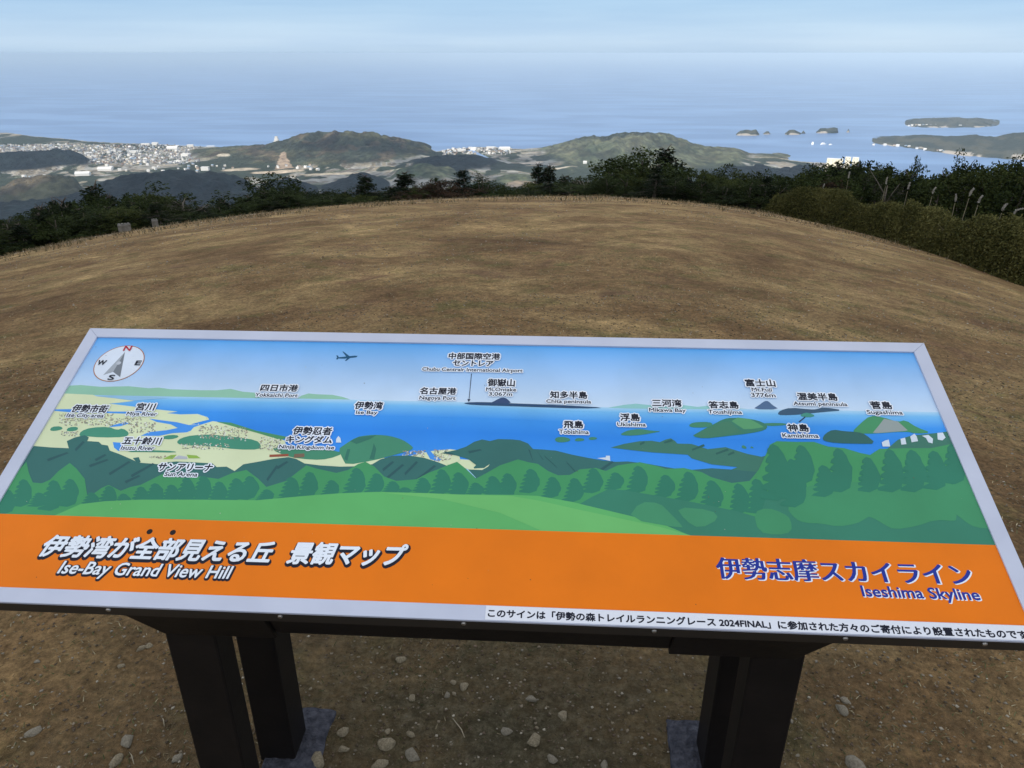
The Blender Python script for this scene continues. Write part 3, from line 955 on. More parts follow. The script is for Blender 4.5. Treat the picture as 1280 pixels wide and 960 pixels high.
# islands in the print
for p, c in ((Z7([(885, 520), (905, 507), (960, 503), (1005, 508), (1000, 528), (940, 533), (895, 530)]), MHILL),
             (Z7([(900, 575), (930, 558), (970, 535), (1020, 510), (1060, 489), (1100, 482), (1200, 489), (1255, 505), (1282, 525), (1268, 545), (1200, 560), (1060, 577), (960, 588)]), srgb(62, 128, 104)),
             (Z7([(540, 568), (560, 555), (585, 545), (640, 538), (700, 548), (752, 550), (700, 560), (640, 570), (580, 573)]), MHILL),
             (Z7([(213, 592), (225, 580), (260, 578), (292, 588), (290, 600), (255, 607), (222, 604)]), MHILL),
             (Z7([(314, 594), (325, 584), (358, 586), (364, 596), (340, 601), (318, 600)]), MHILL),
             (Z7([(383, 588), (392, 579), (420, 580), (428, 588), (410, 594), (390, 594)]), MHILL),
             (Z7([(1148, 632), (1156, 618), (1176, 630), (1172, 640)]), MHILL), (Z7([(1192, 634), (1200, 624), (1214, 636)]), MHILL),
             (Z8([(360, 477), (400, 437), (440, 405), (490, 410), (560, 432), (592, 423), (640, 455), (705, 478), (640, 482), (590, 472), (460, 482), (400, 482)]), srgb(72, 148, 100)),
             (Z8([(42, 398), (55, 382), (100, 370), (180, 378), (210, 378), (240, 368), (330, 382), (240, 389), (130, 401), (60, 403)]), SLATE),
             (Z8([(138, 407), (150, 396), (172, 391), (208, 405), (180, 413)]), srgb(72, 150, 132)),
             (Z8([(-30, 440), (0, 436), (80, 437), (80, 446), (0, 450)]), MHILL),
             (Q([(3765, 440), (3800, 418), (3818, 404), (3832, 398), (3846, 401), (3865, 420), (3900, 441)]), srgb(84, 112, 146)),
             (Q([(2310, 410), (2360, 404), (2480, 406), (2560, 411), (2800, 419), (3044, 433), (2900, 437), (2700, 430), (2560, 425), (2360, 419)]), srgb(48, 78, 112)),
             (Q([(2450, 410), (2474, 398), (2500, 384), (2522, 381), (2540, 392), (2558, 412)]), srgb(58, 80, 118))):
    ink(rounded(p, 1), c, 5)
ink(Z7([(1100, 500), (1130, 482), (1190, 489), (1230, 510), (1262, 530), (1200, 540), (1160, 540)]), srgb(92, 160, 110), 6)
ink(Z7([(915, 572), (960, 548), (1050, 505), (1090, 500), (1110, 520), (1150, 555), (1050, 572), (960, 584)]), srgb(70, 128, 100), 6)
ink(Z8([(452, 478), (478, 447), (500, 418), (560, 430), (602, 468), (588, 471), (470, 480)]), GREYF, 6)
ink(rounded(Z8([(235, 502), (248, 482), (280, 464), (330, 472), (390, 475), (420, 485), (467, 525), (400, 526), (300, 523), (245, 515)]), 1), srgb(52, 104, 98), 6)
# peninsula and the coast on the right
ink(Z7([(495, 632), (560, 614), (640, 600), (700, 598), (740, 605), (770, 592), (795, 586), (815, 598), (828, 612), (900, 614), (980, 640), (1070, 630), (1180, 664), (1250, 678), (1290, 668), (1400, 640), (1400, 800), (1100, 800), (1050, 745), (1100, 742), (1130, 730), (1000, 716), (900, 686), (880, 668), (700, 656), (590, 644)]), srgb(66, 122, 104), 5)
for a, b in (((640, 612), (660, 600)), ((760, 604), (800, 590)), ((900, 640), (960, 615)), ((1020, 660), (1080, 636)), ((1080, 665), (1110, 650))):
    ink(Z7([a, b, (b[0] + 6, b[1] + 10), (a[0] + 4, a[1] + 8)]), srgb(50, 100, 92), 6)
ink(Z8([(540, 525), (560, 508), (620, 490), (680, 484), (740, 478), (790, 470), (900, 470), (900, 560), (500, 560)]), srgb(66, 122, 104), 6)
# dark wooded hills
ink(Q([(60, 640), (170, 625), (250, 632), (340, 636), (330, 600), (370, 582), (420, 570), (440, 582), (432, 600), (490, 604), (505, 618), (535, 622), (545, 648), (590, 664), (650, 690), (690, 708), (790, 716), (830, 706), (880, 702), (960, 706), (1060, 712), (1080, 730), (1130, 728), (1170, 750), (1215, 716), (1280, 705), (1360, 690), (1440, 680), (1480, 690), (1520, 712), (1600, 722), (1700, 728), (1800, 726), (1860, 716), (1900, 692), (1960, 674), (2040, 672), (2120, 684), (2190, 706), (2235, 724), (2420, 740), (2460, 760), (2460, 900), (60, 930)]), DHILL, 7)
ink(Z6([(925, 660), (1000, 645), (1050, 628), (1090, 604), (1130, 592), (1170, 600), (1210, 590), (1280, 592), (1320, 596), (1360, 612), (1385, 640), (1430, 642), (1500, 648), (1580, 668), (1660, 684), (1740, 698), (1800, 704), (1860, 702), (1960, 714), (2060, 732), (2160, 746), (2280, 736), (2400, 744), (2560, 760), (2560, 900), (1000, 900), (1040, 742), (1080, 740), (1100, 720), (1060, 690), (1000, 672)]), DHILL, 7)
ink(Z6([(950, 700), (1000, 678), (1020, 690), (1010, 704), (1080, 706), (1090, 738), (1140, 735), (1168, 716), (1160, 728), (1130, 745), (1060, 742), (1010, 720), (960, 718)]), CREAM, 8)
ink(Z6([(1040, 735), (1060, 742), (1100, 785), (1085, 780)]), srgb(160, 205, 232), 9)
for x0, y0, x1, y1 in ((230, 690, 330, 655), (370, 640, 410, 600), (440, 720, 530, 690), (470, 690, 520, 665), (540, 760, 640, 700), (620, 800, 690, 770), (650, 770, 760, 710), (820, 760, 860, 720),
                       (1330, 790, 1380, 720), (1380, 730, 1430, 700), (1910, 740, 1960, 700), (1930, 780, 2010, 715), (2020, 760, 2080, 700), (2080, 790, 2170, 720), (2220, 650, 2260, 660), (2340, 650, 2400, 640), (2680, 640, 2710, 690),
                       (2720, 670, 2780, 730), (2830, 700, 2880, 760), (2660, 690, 2640, 640), (3000, 740, 3060, 700)):
    ink(Q([(x0, y0), (x1, y1), (x1 + 10, y1 + 6), (x0 + 6, y0 + 12)]), srgb(48, 92, 94), 8)
# forest band and its conifers
BAND = [(-200, 900), (40, 790), (90, 745), (128, 705), (140, 760), (160, 808), (205, 812), (245, 795), (290, 750), (345, 710), (378, 738), (420, 790), (432, 872), (470, 860), (505, 835), (540, 820), (600, 850), (650, 830), (700, 820), (760, 790), (810, 765), (850, 752), (900, 785), (1000, 778), (1090, 790), (1160, 760), (1230, 745), (1290, 790), (1330, 830), (1380, 815), (1430, 800), (1480, 760), (1530, 722), (1580, 738), (1680, 760), (1740, 745), (1790, 715), (1826, 704), (1870, 728), (1920, 778), (1980, 800), (2080, 792), (2140, 760), (2190, 742), (2240, 720), (2285, 704), (2330, 740), (2380, 788), (2430, 762), (2500, 722), (2560, 702), (2590, 692), (2640, 706), (2690, 715), (2740, 750), (2790, 772), (2850, 770), (2900, 742), (2980, 735), (3030, 750), (3090, 722), (3200, 706), (3290, 726), (3330, 740), (3420, 735), (3510, 756), (3560, 782), (3660, 810), (3750, 800), (3795, 745), (3835, 660)]
BAND += [(3840 + x * 1.1669, y * 1.1669) for x, y in [(10, 530), (40, 515), (120, 518), (200, 518), (260, 538), (330, 545), (400, 566), (440, 574), (480, 548), (600, 545), (700, 545), (800, 525), (900, 520), (1100, 900)]]
BAND += [(5200, 1110), (3500, 1090), (-200, 1010)]
ink(Q(BAND), FOR, 9)


def conifer(x, top, bot, w, lean=0.0, layer=10):
    """Printed tree: scalloped on its left side, smooth on its right, leaning a little."""
    h = bot - top
    rc = random.Random(int(x))
    left, right = [], []
    n = 6
    for i in range(n):
        t0, tm, t1 = i / n, (i + 0.55) / n, (i + 0.95) / n
        for t, k in ((t0 + 0.02, 0.55), (tm, 1.0), (t1, 0.98)):
            ww = w * (0.10 + 0.50 * t ** 0.8) * k * rc.uniform(0.9, 1.1)
            left.append((x - lean * h * t - ww, top + h * t * 0.96))
    for i in range(8):
        t = (i + 0.4) / 8
        ww = w * (0.06 + 0.40 * math.sin(math.pi * min(0.80, t * 0.85 + 0.05))) * rc.uniform(0.9, 1.08)
        right.append((x - lean * h * t + ww, top + h * t * 0.97))
    ink(Q([(x, top)] + left + [(x - w * 0.05 - lean * h, bot)] + right[::-1]), TREEC, layer)


TR = [(30, 850, 965), (112, 800, 930), (190, 850, 930), (262, 790, 950), (345, 800, 930), (452, 855, 945), (540, 828, 930), (612, 868, 930), (700, 838, 925), (772, 800, 915), (852, 822, 915), (930, 792, 915), (1012, 785, 905), (1092, 806, 905), (1178, 785, 900), (1245, 765, 895),
      (1330, 835, 900), (1452, 770, 900), (1545, 760, 885), (1655, 790, 890), (1780, 728, 872), (1880, 768, 862), (1960, 800, 866), (2020, 825, 862), (2110, 790, 868), (2205, 750, 870), (2290, 745, 885), (2375, 800, 880), (2460, 770, 885), (2535, 760, 880),
      (2650, 738, 862), (2760, 790, 885), (2870, 785, 905), (2965, 738, 862), (3075, 748, 845), (3190, 715, 862), (3325, 758, 885), (3440, 742, 905), (3555, 785, 940), (3690, 822, 965), (3780, 790, 965)]
TR += [(3840 + x * 1.1669, a * 1.1669, b * 1.1669) for x, a, b in ((22, 530, 772), (140, 535, 700), (100, 600, 808), (235, 625, 765), (300, 550, 742), (425, 585, 745), (520, 555, 742), (615, 552, 742), (710, 556, 732), (790, 535, 705))]
for x, a, b in TR:
    conifer(x, a + (int(x) * 7) % 23 - 11, b, 70 + 0.30 * (b - a), 0.05 if x < 2000 else (-0.02 if x < 3500 else -0.12))
# lawns
ink(Q([(240, 985), (300, 960), (400, 916), (520, 902), (700, 894), (1000, 894), (1280, 897), (1560, 872), (1700, 862), (1880, 855), (2100, 860), (2300, 868), (2560, 870), (2690, 875), (2860, 905), (3100, 960), (3300, 1010), (3560, 1075), (3560, 1110), (100, 1010)]), LAWN, 11)
ink(Q([(1900, 858), (2100, 861), (2300, 869), (2560, 876), (2700, 900), (2900, 945), (3300, 1030), (3500, 1085), (2800, 1090), (2500, 960), (2200, 890)]), srgb(112, 188, 108), 12)
ink(Q([(2900, 915), (2960, 880), (3040, 842), (3120, 846), (3260, 870), (3460, 905), (3680, 950), (3800, 985), (3840, 860), (5200, 860), (5200, 1130), (3540, 1110), (3300, 1010)]), srgb(58, 130, 104), 11)
for p in ([(3140, 990), (3200, 905), (3300, 910), (3350, 960), (3400, 1010), (3420, 1040)], [(3380, 930), (3560, 945), (3600, 990), (3500, 1040), (3430, 1000)]):
    ink(rounded(Q(p), 1), srgb(72, 148, 106), 12)
for p in ([(80, 800), (120, 730), (200, 700), (300, 690), (420, 690), (440, 760), (440, 835), (425, 845), (380, 870), (300, 882), (230, 868), (160, 866), (120, 850)],
          [(395, 780), (430, 690), (560, 690), (700, 690), (800, 690), (812, 760), (812, 850), (800, 858), (720, 852), (640, 880), (542, 895), (500, 872), (455, 845), (430, 838), (400, 795)],
          [(765, 790), (790, 690), (880, 640), (960, 700), (1000, 880), (960, 890), (890, 885), (850, 862), (790, 812)],
          [(-60, 820), (0, 800), (70, 825), (100, 850), (105, 905), (40, 918), (-40, 905)]):
    ink(rounded(Z8(p), 1), srgb(68, 146, 101), 12)
for x, a, b in ((22, 530, 772), (140, 535, 700), (100, 600, 800), (235, 625, 755), (300, 550, 735), (425, 585, 735), (520, 555, 735), (615, 552, 735), (710, 556, 725), (790, 535, 700)):
    conifer(3840 + x * 1.1669, a * 1.1669, b * 1.1669, 70 + 0.30 * (b - a) * 1.1669, -0.12, 13)
# little white hotels
for p in (Z7([(425, 686), (470, 682), (470, 674), (490, 674), (492, 700), (465, 694)]), Z8([(490, 520), (505, 512), (520, 508), (526, 538), (494, 538)]), Z8([(570, 505), (590, 500), (596, 528), (574, 530)]), Z8([(612, 495), (630, 483), (640, 495), (646, 515), (618, 520)]),
          Z8([(662, 492), (690, 488), (710, 505), (708, 525), (690, 520), (680, 502)]), Z8([(728, 480), (752, 478), (764, 500), (750, 512), (730, 508)]), Z6([(400, 590), (410, 575), (420, 585), (425, 608), (398, 608)])):
    ink(p, srgb(214, 224, 232), 10)
# orange band
oa, ob_ = uv(0, 641.2), uv(1245, 680.4)
VO = (oa[1] + ob_[1]) / 2
ink([(UMIN, oa[1] - (oa[0] - UMIN) * (ob_[1] - oa[1]) / (ob_[0] - oa[0])), (UMAX, ob_[1] + (UMAX - ob_[0]) * (ob_[1] - oa[1]) / (ob_[0] - oa[0])), (UMAX, VMAX), (UMIN, VMAX)], srgb(238, 122, 4), 13)
# aeroplane
AIR = srgb(24, 84, 120)
for p in ([(400, 170), (408, 172), (412, 180), (490, 172), (507, 173), (500, 180), (440, 187), (405, 186)], [(430, 151), (436, 152), (468, 176), (452, 180)], [(456, 182), (472, 181), (450, 198), (443, 198)], [(400, 184), (412, 184), (406, 191), (400, 191)]):
    ink(Z6(p), AIR, 3)
# leader lines
ink(Z6([(1075.5, 262), (1078.5, 262), (1066, 392), (1063, 392)]), srgb(26, 36, 60), 6)
ink(Z6([(1056, 390), (1072, 391), (1063, 404)]), srgb(26, 36, 60), 6)
ink(Z8([(133, 431), (137, 434), (164, 411), (160, 409)]), srgb(26, 36, 60), 7)
# compass rose
cc = uv(148, 452.5)
rad = 0.052


def circle(c, r, n=40): return [(c[0] + r * math.cos(2 * math.pi * i / n), c[1] + r * math.sin(2 * math.pi * i / n)) for i in range(n)]


ink(circle(cc, rad), srgb(176, 112, 58), 4)
ink(circle(cc, rad * 0.965), srgb(222, 230, 240), 5)
ink([uv(155.4, 438.5), uv(149.3, 470), uv(140.5, 463.5)], srgb(120, 126, 132), 6)
ink([uv(155.4, 438.5), uv(140.5, 463.5), uv(128, 467.5)], srgb(166, 172, 178), 6)
ink(circle(uv(147.5, 452.5), 0.005, 14), srgb(190, 194, 200), 7)
# flecks of dirt on the print
rd = random.Random(9)
for _ in range(70):
    c_ = (rd.uniform(UMIN, UMAX), rd.uniform(VMIN, VMAX)); r_ = rd.uniform(0.0003, 0.0010)
    ink([(c_[0] + r_ * math.cos(t) * rd.uniform(0.6, 1.4), c_[1] + r_ * math.sin(t) * rd.uniform(0.6, 1.4)) for t in (0, 1.2, 2.4, 3.6, 4.9)], rd.choice([srgb(96, 70, 48), srgb(120, 96, 70), srgb(190, 186, 176)]), 14)
# dots over the title
for px, py in ((186.3, 663.6), (215.4, 664.6)):
    ink(circle(uv(px, py), 0.0052, 14), srgb(28, 22, 24), 14)
art = mesh_np('map_panel', art_v, art_f, PRINT, np.array(art_c))
panel = link('map_panel', art, sign)
panel['label'] = 'illustrated panorama of bay, islands and hills above an orange title band'

# ---- lettering
_tc = {}


def glyphs(s, shear=0.0):
    key = (s, shear)
    if key not in _tc:
        c = bpy.data.curves.new('lettering', 'FONT')
        c.body = s; c.shear = shear; c.resolution_u = 3; c.fill_mode = 'FRONT'
        o = bpy.data.objects.new('lettering', c)
        COL.objects.link(o)
        dg = bpy.context.evaluated_depsgraph_get(); dg.update()
        m = bpy.data.meshes.new_from_object(o.evaluated_get(dg))
        v = np.array([q.co[:] for q in m.vertices]); f = [tuple(p.vertices) for p in m.polygons]
        bpy.data.objects.remove(o); bpy.data.meshes.remove(m); bpy.data.curves.remove(c)
        _tc[key] = (v, f)
    return _tc[key]


class Letters:
    def __init__(self): self.v, self.f, self.c = [], [], []

    def put(self, s, left, right, top_py, color, bold=0.0, layer=15, halo=None, halo_w=0.0, shear=0.0, shift=(0, 0), copies=8, flat=False):
        """left/right: pixel ends of the base line; top_py: pixel row of the letters' top over the left end."""
        v, f = glyphs(s, shear)
        a, b = uv(*left), uv(*right)
        top = uv(left[0], top_py)
        x0, x1, y0, y1 = v[:, 0].min(), v[:, 0].max(), v[:, 1].min(), v[:, 1].max()
        if all(ord(ch) < 0x2000 for ch in s): y0, y1 = 0.0, 0.70
        hgt = abs(a[1] - top[1])
        w = np.hypot(*(b - a))
        ang = math.atan2(b[1] - a[1], b[0] - a[0])
        X = (v[:, 0] - x0) / (x1 - x0) * w
        Y = (v[:, 1] - y0) / (y1 - y0) * hgt
        U = a[0] + X * math.cos(ang) + Y * math.sin(ang)
        V = a[1] + X * math.sin(ang) - Y * math.cos(ang)

        def stamp(du, dv, col, n):
            k = len(self.v)
            self.v += [bp_(p + du, q + dv, n) for p, q in zip(U, V)]
            self.c += [col] * len(U)
            self.f += [tuple(i + k for i in t)[::-1] for t in f]
        n = BASE_N + LAYER * layer
        if halo is not None:
            for i in range(12):
                t = 2 * math.pi * i / 12
                stamp((halo_w + (bold if flat else 0)) * math.cos(t) + shift[0], halo_w * math.sin(t) + shift[1], halo, n + i * 0.000008)
            n += 0.00016
        if bold:
            for i in range(copies):
                t = 2 * math.pi * i / copies
                stamp(bold * math.cos(t), bold * (0.15 if flat else 1.0) * math.sin(t), color, n + i * 0.000006)
        stamp(0, 0, color, n + 0.00007)

    def build(self, name, parent, material=None):
        v = np.array(self.v); c = np.array(self.c)
        me = mesh_np(name, v, self.f, material or PRINT, c)
        # face the viewer
        nrm = sum((p.normal * p.area for p in me.polygons), Vector())
        if nrm.dot(Vector(BN)) < 0:
            me.flip_normals()
        return link(name, me, parent)


INK_, WHITE, RED, NAVY = srgb(26, 30, 44), srgb(238, 243, 250), srgb(186, 32, 52), srgb(30, 52, 150)
LAB = [('伊勢市街', (87.5, 514), (131.5, 515), 504.6, 1), ('Ise City area', (82, 520), (128, 521), 515.3, 0), ('宮川', (168, 512), (191, 512.3), 502.7, 1), ('Miya River', (157, 518.2), (194.5, 518.9), 513.6, 0),
       ('五十鈴川', (151.5, 554.3), (198.5, 555), 545, 1), ('Isuzu River', (150, 561), (191, 561.8), 556, 0), ('サンアリーナ', (195.5, 587.5), (263, 588.6), 578, 1), ('Sun Arena', (204.5, 594), (245.5, 594.8), 588.8, 0),
       ('四日市港', (324.5, 487.6), (370.5, 488.4), 479.4, 1), ('Yokkaichi Port', (318, 494.6), (371, 495.6), 490.2, 0), ('伊勢湾', (442.5, 510.2), (477, 510.8), 500.9, 1), ('Ise Bay', (444.5, 516.4), (471, 517), 512, 0),
       ('伊勢忍者', (365, 542), (413, 543), 532.4, 1), ('キングダム', (356.5, 552.2), (413.8, 553.4), 543.6, 1), ('Ninja Kingdom Ise', (348, 559.4), (417, 560.8), 555, 0),
       ('中部国際空港', (560.5, 447.6), (624.5, 448.6), 440, 1), ('セントレア', (566, 456), (616, 456.8), 449.3, 1), ('Chubu Centrair International Airport', (527.5, 462.2), (653, 464.4), 458, 0),
       ('名古屋港', (524.5, 491.6), (569.5, 492.4), 483.3, 1), ('Nagoya Port', (524, 498.2), (569, 499), 493.8, 0), ('御嶽山', (609.5, 481.6), (643, 482.2), 472.5, 1), ('Mt.Ontake', (607.5, 487.6), (645, 488.3), 483.3, 0), ('3,067m', (611, 493.4), (640, 494), 489, 0),
       ('知多半島', (688, 496.6), (734, 497.4), 488, 1), ('Chita peninsula', (683, 502.4), (739, 503.4), 498.2, 0), ('飛島', (705, 534), (729, 534.4), 525, 1), ('Tobishima', (699, 541), (736, 541.8), 536, 0),
       ('浮島', (776, 525), (800, 525.4), 516, 1), ('Ukishima', (772, 531.6), (807.5, 532.2), 527, 0), ('三河湾', (816, 506.8), (852.5, 507.4), 498.2, 1), ('Mikawa Bay', (812, 513.4), (857.5, 514.2), 509, 0),
       ('答志島', (887, 509.2), (924, 509.8), 500.6, 1), ('Toushijima', (886, 515.8), (928, 516.6), 511.3, 0), ('富士山', (933, 481.8), (970, 482.4), 473, 1), ('Mt.Fuji', (940.5, 488), (965.5, 488.4), 483.5, 0), ('3776m', (940, 495), (970, 495.6), 490.2, 0),
       ('渥美半島', (998.5, 499), (1048, 499.9), 490, 1), ('Atsumi peninsula', (992.8, 505.4), (1060, 506.6), 501, 0), ('神島', (986.5, 538), (1012, 538.5), 529, 1), ('Kamishima', (979, 545.6), (1024, 546.4), 540.6, 0),
       ('菅島', (1090.5, 510), (1116.5, 510.5), 500.8, 1), ('Sugashima', (1085, 516.4), (1129.5, 517.2), 511.6, 0)]
place = Letters()
for s, l, r_, t, big in LAB:
    place.put(s, l, r_, t, INK_, bold=0.00065 if big else 0.0003, halo=WHITE, halo_w=0.0032 if big else 0.0024, shear=0.0)
place.build('place_names', panel)
title = Letters()
for s, l, r_, t in (('伊勢湾が全部見える丘', (47.5, 694), (336, 703), 667.2), ('景観マップ', (357.5, 703.5), (506, 707), 676.5)):
    title.put(s, l, r_, t, WHITE, bold=0.0014, halo=srgb(22, 24, 40), halo_w=0.0046, shear=0.22, shift=(0.0010, 0.0028), copies=10)
title.put('Ise-Bay Grand View Hill', (70.5, 715.5), (287, 722.5), 699.8, WHITE, bold=0.0006, halo=srgb(22, 24, 40), halo_w=0.0034, shear=0.18, shift=(0.0010, 0.0016))
title.build('title_lettering', panel)
logo = Letters()
logo.put('伊勢志摩スカイライン', (898.5, 722.5), (1220, 731.5), 695.5, NAVY, bold=0.0013, flat=True, halo=WHITE, halo_w=0.0010, shift=(0.0015, 0.0008))
logo.put('Iseshima Skyline', (1079.5, 744.4), (1227, 749.3), 731, NAVY, bold=0.0006, halo=WHITE, halo_w=0.0010, shift=(0.0014, 0.0010))
logo.build('road_name_lettering', panel)
for ch, l, r_, t, col in (('N', (153, 437.4), (161.8, 437.4), 431, RED), ('E', (167.5, 455.2), (174.2, 455.3), 449.6, INK_), ('S', (133.4, 473.6), (140.6, 473.7), 467.4, INK_), ('W', (120, 454.8), (130, 455), 449, INK_)):
    rose = Letters()
    rose.put(ch, l, r_, t, col, bold=0.0005)
    rose.build('compass_letter', panel)

# ---- sticker on the lower rail
sl, sr_ = uv(607, 765)[0], UMAX - 0.0
stk = MB().prism([bp_(sl, VMAX + 0.0012, 0.0009), bp_(SW - 0.004, VMAX + 0.0012, 0.0009), bp_(SW - 0.004, SH - 0.0014, 0.0009), bp_(sl, SH - 0.0014, 0.0009)], -BN * 0.0007)
sticker = link('sticker', stk.mesh('sticker', mat('sticker_white', (0.74, 0.75, 0.79), rough=0.45, spec=0.3)), sign)
sticker['label'] = 'white sticker strip with black Japanese writing'
memo = Letters()
save = BASE_N
BASE_N = 0.0009
memo.put('このサインは「伊勢の森トレイルランニングレース 2024FINAL」に参加された方々のご寄付により設置されたものです。', (610, 771.4), (1291, 799.4), 761.5, srgb(20, 24, 40), bold=0.00055, layer=1)
BASE_N = save
memo.build('sticker_writing', sticker)

# ---- posts, brackets, beam, footings
def at_sign(px, py, z):
    p = on_level(px, py, z)
    return p


def board_z(x, y, off=-0.042):
    """Height of the underside of the board above (x, y)."""
    p0 = B0 + BN * off
    return p0[2] - (BN[0] * (x - p0[0]) + BN[1] * (y - p0[1])) / BN[2]


yaw = math.atan2(BU[1], BU[0])
cu, su = math.cos(yaw), math.sin(yaw)


def ubox(cx, cy, w, d, z0, z1, m, name, bevel=0.003, parent=None, slope=False):
    """Upright box turned with the board; with slope, its top follows the board's underside."""
    v = []
    for z in (z0, z1):
        for (a, b) in ((-w / 2, -d / 2), (w / 2, -d / 2), (w / 2, d / 2), (-w / 2, d / 2)):
            x, y = cx + a * cu - b * su, cy + a * su + b * cu
            zz = z if (z == z0 or not slope) else board_z(x, y, -0.048 if y > 1.15 else -0.070)
            v.append((x - SIGN_AT[0], y - SIGN_AT[1], zz - SIGN_AT[2]))
    q = MB().add(v, [(3, 2, 1, 0), (4, 5, 6, 7), (0, 1, 5, 4), (1, 2, 6, 5), (2, 3, 7, 6), (3, 0, 4, 7)])
    return link(name, q.mesh(name, m, bevel=bevel), parent or sign)


POSTS = {}
for key, px, py, y in (('lf', 258, 830, 1.048), ('rf', 957, 858, 1.002), ('lb', 354, 925, 1.30), ('rb', 897, 942, 1.262)):
    d = ray(px, py); t = y / d[1]
    x = d[0] * t
    POSTS[key] = (x, y)
    g = gz(x, y)
    ubox(x, y, 0.094 if key[1] == 'f' else 0.088, 0.06 if key[1] == 'f' else 0.09, g - 0.02, 1.0, BLACK, 'post', 0.004, slope=True)
# cross beam between the front posts and brackets under the front edge
lf, rf = np.array([*POSTS['lf']]), np.array([*POSTS['rf']])


def sloped_bar(u0, u1, v0, v1, n0, n1, taper0, taper1, name, m=BLACK):
    """Bar under the board between board coordinates; taper shortens its lower edge."""
    pts = [(u0, n1), (u0 + taper0, n0), (u1 - taper1, n0), (u1, n1)]
    q = MB().prism([bp_(u, v0, n) for u, n in pts], BV * (v1 - v0))
    return link(name, q.mesh(name, m, bevel=0.002), sign)


ul = uv(132, 760)[0]; ul2 = uv(318, 766)[0]; ur = uv(850, 786)[0]; ur2 = uv(1060, 793)[0]
sloped_bar(ul, ul2, SH - 0.040, SH - 0.006, -0.126, -0.0415, 0.045, 0.0, 'bracket')
sloped_bar(ur, ur2, SH - 0.040, SH - 0.006, -0.126, -0.0415, 0.0, 0.045, 'bracket')
sloped_bar(ul2 + 0.001, ur - 0.001, SH - 0.045, SH - 0.012, -0.116, -0.0415, 0, 0, 'cross_beam')
sloped_bar(ul, ul2, 0.08, 0.11, -0.105, -0.0415, 0.045, 0.0, 'bracket')
sloped_bar(ur, ur2, 0.08, 0.11, -0.105, -0.0415, 0.0, 0.045, 'bracket')
for key in ('lf', 'rf', 'lb', 'rb'):
    x, y = POSTS[key]
    for k in (-0.02, 0.02):
        p = np.array([x + k * cu, y - 0.0525, board_z(x, y - 0.05) - 0.06]) - SIGN_AT
        b_ = MB().tube([p, p + np.array([0.0, -0.004, 0])], [0.007, 0.006], 6)
        link('bolt', b_.mesh('bolt', mat('bolt_black', (0.03, 0.028, 0.026), rough=0.4, metal=0.6) if 'bolt_black' not in bpy.data.materials else bpy.data.materials['bolt_black']), sign)
for side, off in (('l', 0.035), ('r', -0.035)):
    bx_, by_ = POSTS[side + 'b']; ax, ay = POSTS[side + 'f']
    cx, cy = (ax + bx_) / 2 + off, (ay + by_) / 2 + 0.02
    g = gz(cx, cy)
    # rough cast slab: a gridded top whose rim and face are uneven
    W_, D_ = 0.155, by_ - ay + 0.20
    fv, ff = [], []
    nx_, ny_ = 15, 30
    for j in range(ny_):
        for i in range(nx_):
            a_, b_ = (i / (nx_ - 1) - 0.5) * W_, (j / (ny_ - 1) - 0.5) * D_
            rim = i in (0, nx_ - 1) or j in (0, ny_ - 1)
            w1 = 0.012 * (float(vnoise(a_ * 40 + 5, b_ * 40 + 7, 401)) - 0.5); w2 = 0.012 * (float(vnoise(a_ * 40 + 15, b_ * 40 + 3, 402)) - 0.5)
            x_, y_ = cx + (a_ + w1) * cu - (b_ + w2) * su, cy + (a_ + w1) * su + (b_ + w2) * cu
            z_ = gz(x_, y_) - 0.03 if rim else g + 0.007 + 0.005 * float(vnoise(a_ * 90, b_ * 90, 403)) + (gz(x_, y_) - g) * 0.5
            fv.append((x_ - SIGN_AT[0], y_ - SIGN_AT[1], z_ - SIGN_AT[2]))
    for j in range(ny_ - 1):
        for i in range(nx_ - 1):
            ff.append((j * nx_ + i, j * nx_ + i + 1, (j + 1) * nx_ + i + 1, (j + 1) * nx_ + i))
    link('footing', mesh_np('footing', fv, ff, CONC), sign)
#@@PART3
# ------------------------------------------------------------------ trees along the rim
def crest_r(az):
    return float(np.interp(az, C_AZ, C_R))


def leaves(centres, n_each, spread, size, rng, flat=0.0):
    """Leaf quads in clumps; returns verts, faces."""
    m = len(centres)
    c = np.repeat(np.asarray(centres, float), n_each, axis=0)
    sp = np.repeat(np.asarray(spread, float).reshape(-1, 1) if np.ndim(spread) else np.full((m, 1), spread), n_each, axis=0)
    n = len(c)
    d = rng.normal(size=(n, 3)); d /= np.linalg.norm(d, axis=1)[:, None]
    p = c + d * (sp * rng.uniform(0.25, 1.0, (n, 1)) ** 0.6) * np.array([1, 1, 1 - 0.35 * flat])
    a = rng.normal(size=(n, 3)); a[:, 2] *= (1 - 0.6 * flat); a /= np.linalg.norm(a, axis=1)[:, None]
    b = np.cross(a, rng.normal(size=(n, 3))); b /= np.linalg.norm(b, axis=1)[:, None]
    s = size * rng.uniform(0.6, 1.3, (n, 1))
    v = np.stack([p - a * s, p + b * s * 0.42, p + a * s, p - b * s * 0.42], 1).reshape(-1, 3)
    f = np.arange(n * 4).reshape(n, 4)
    return v, f


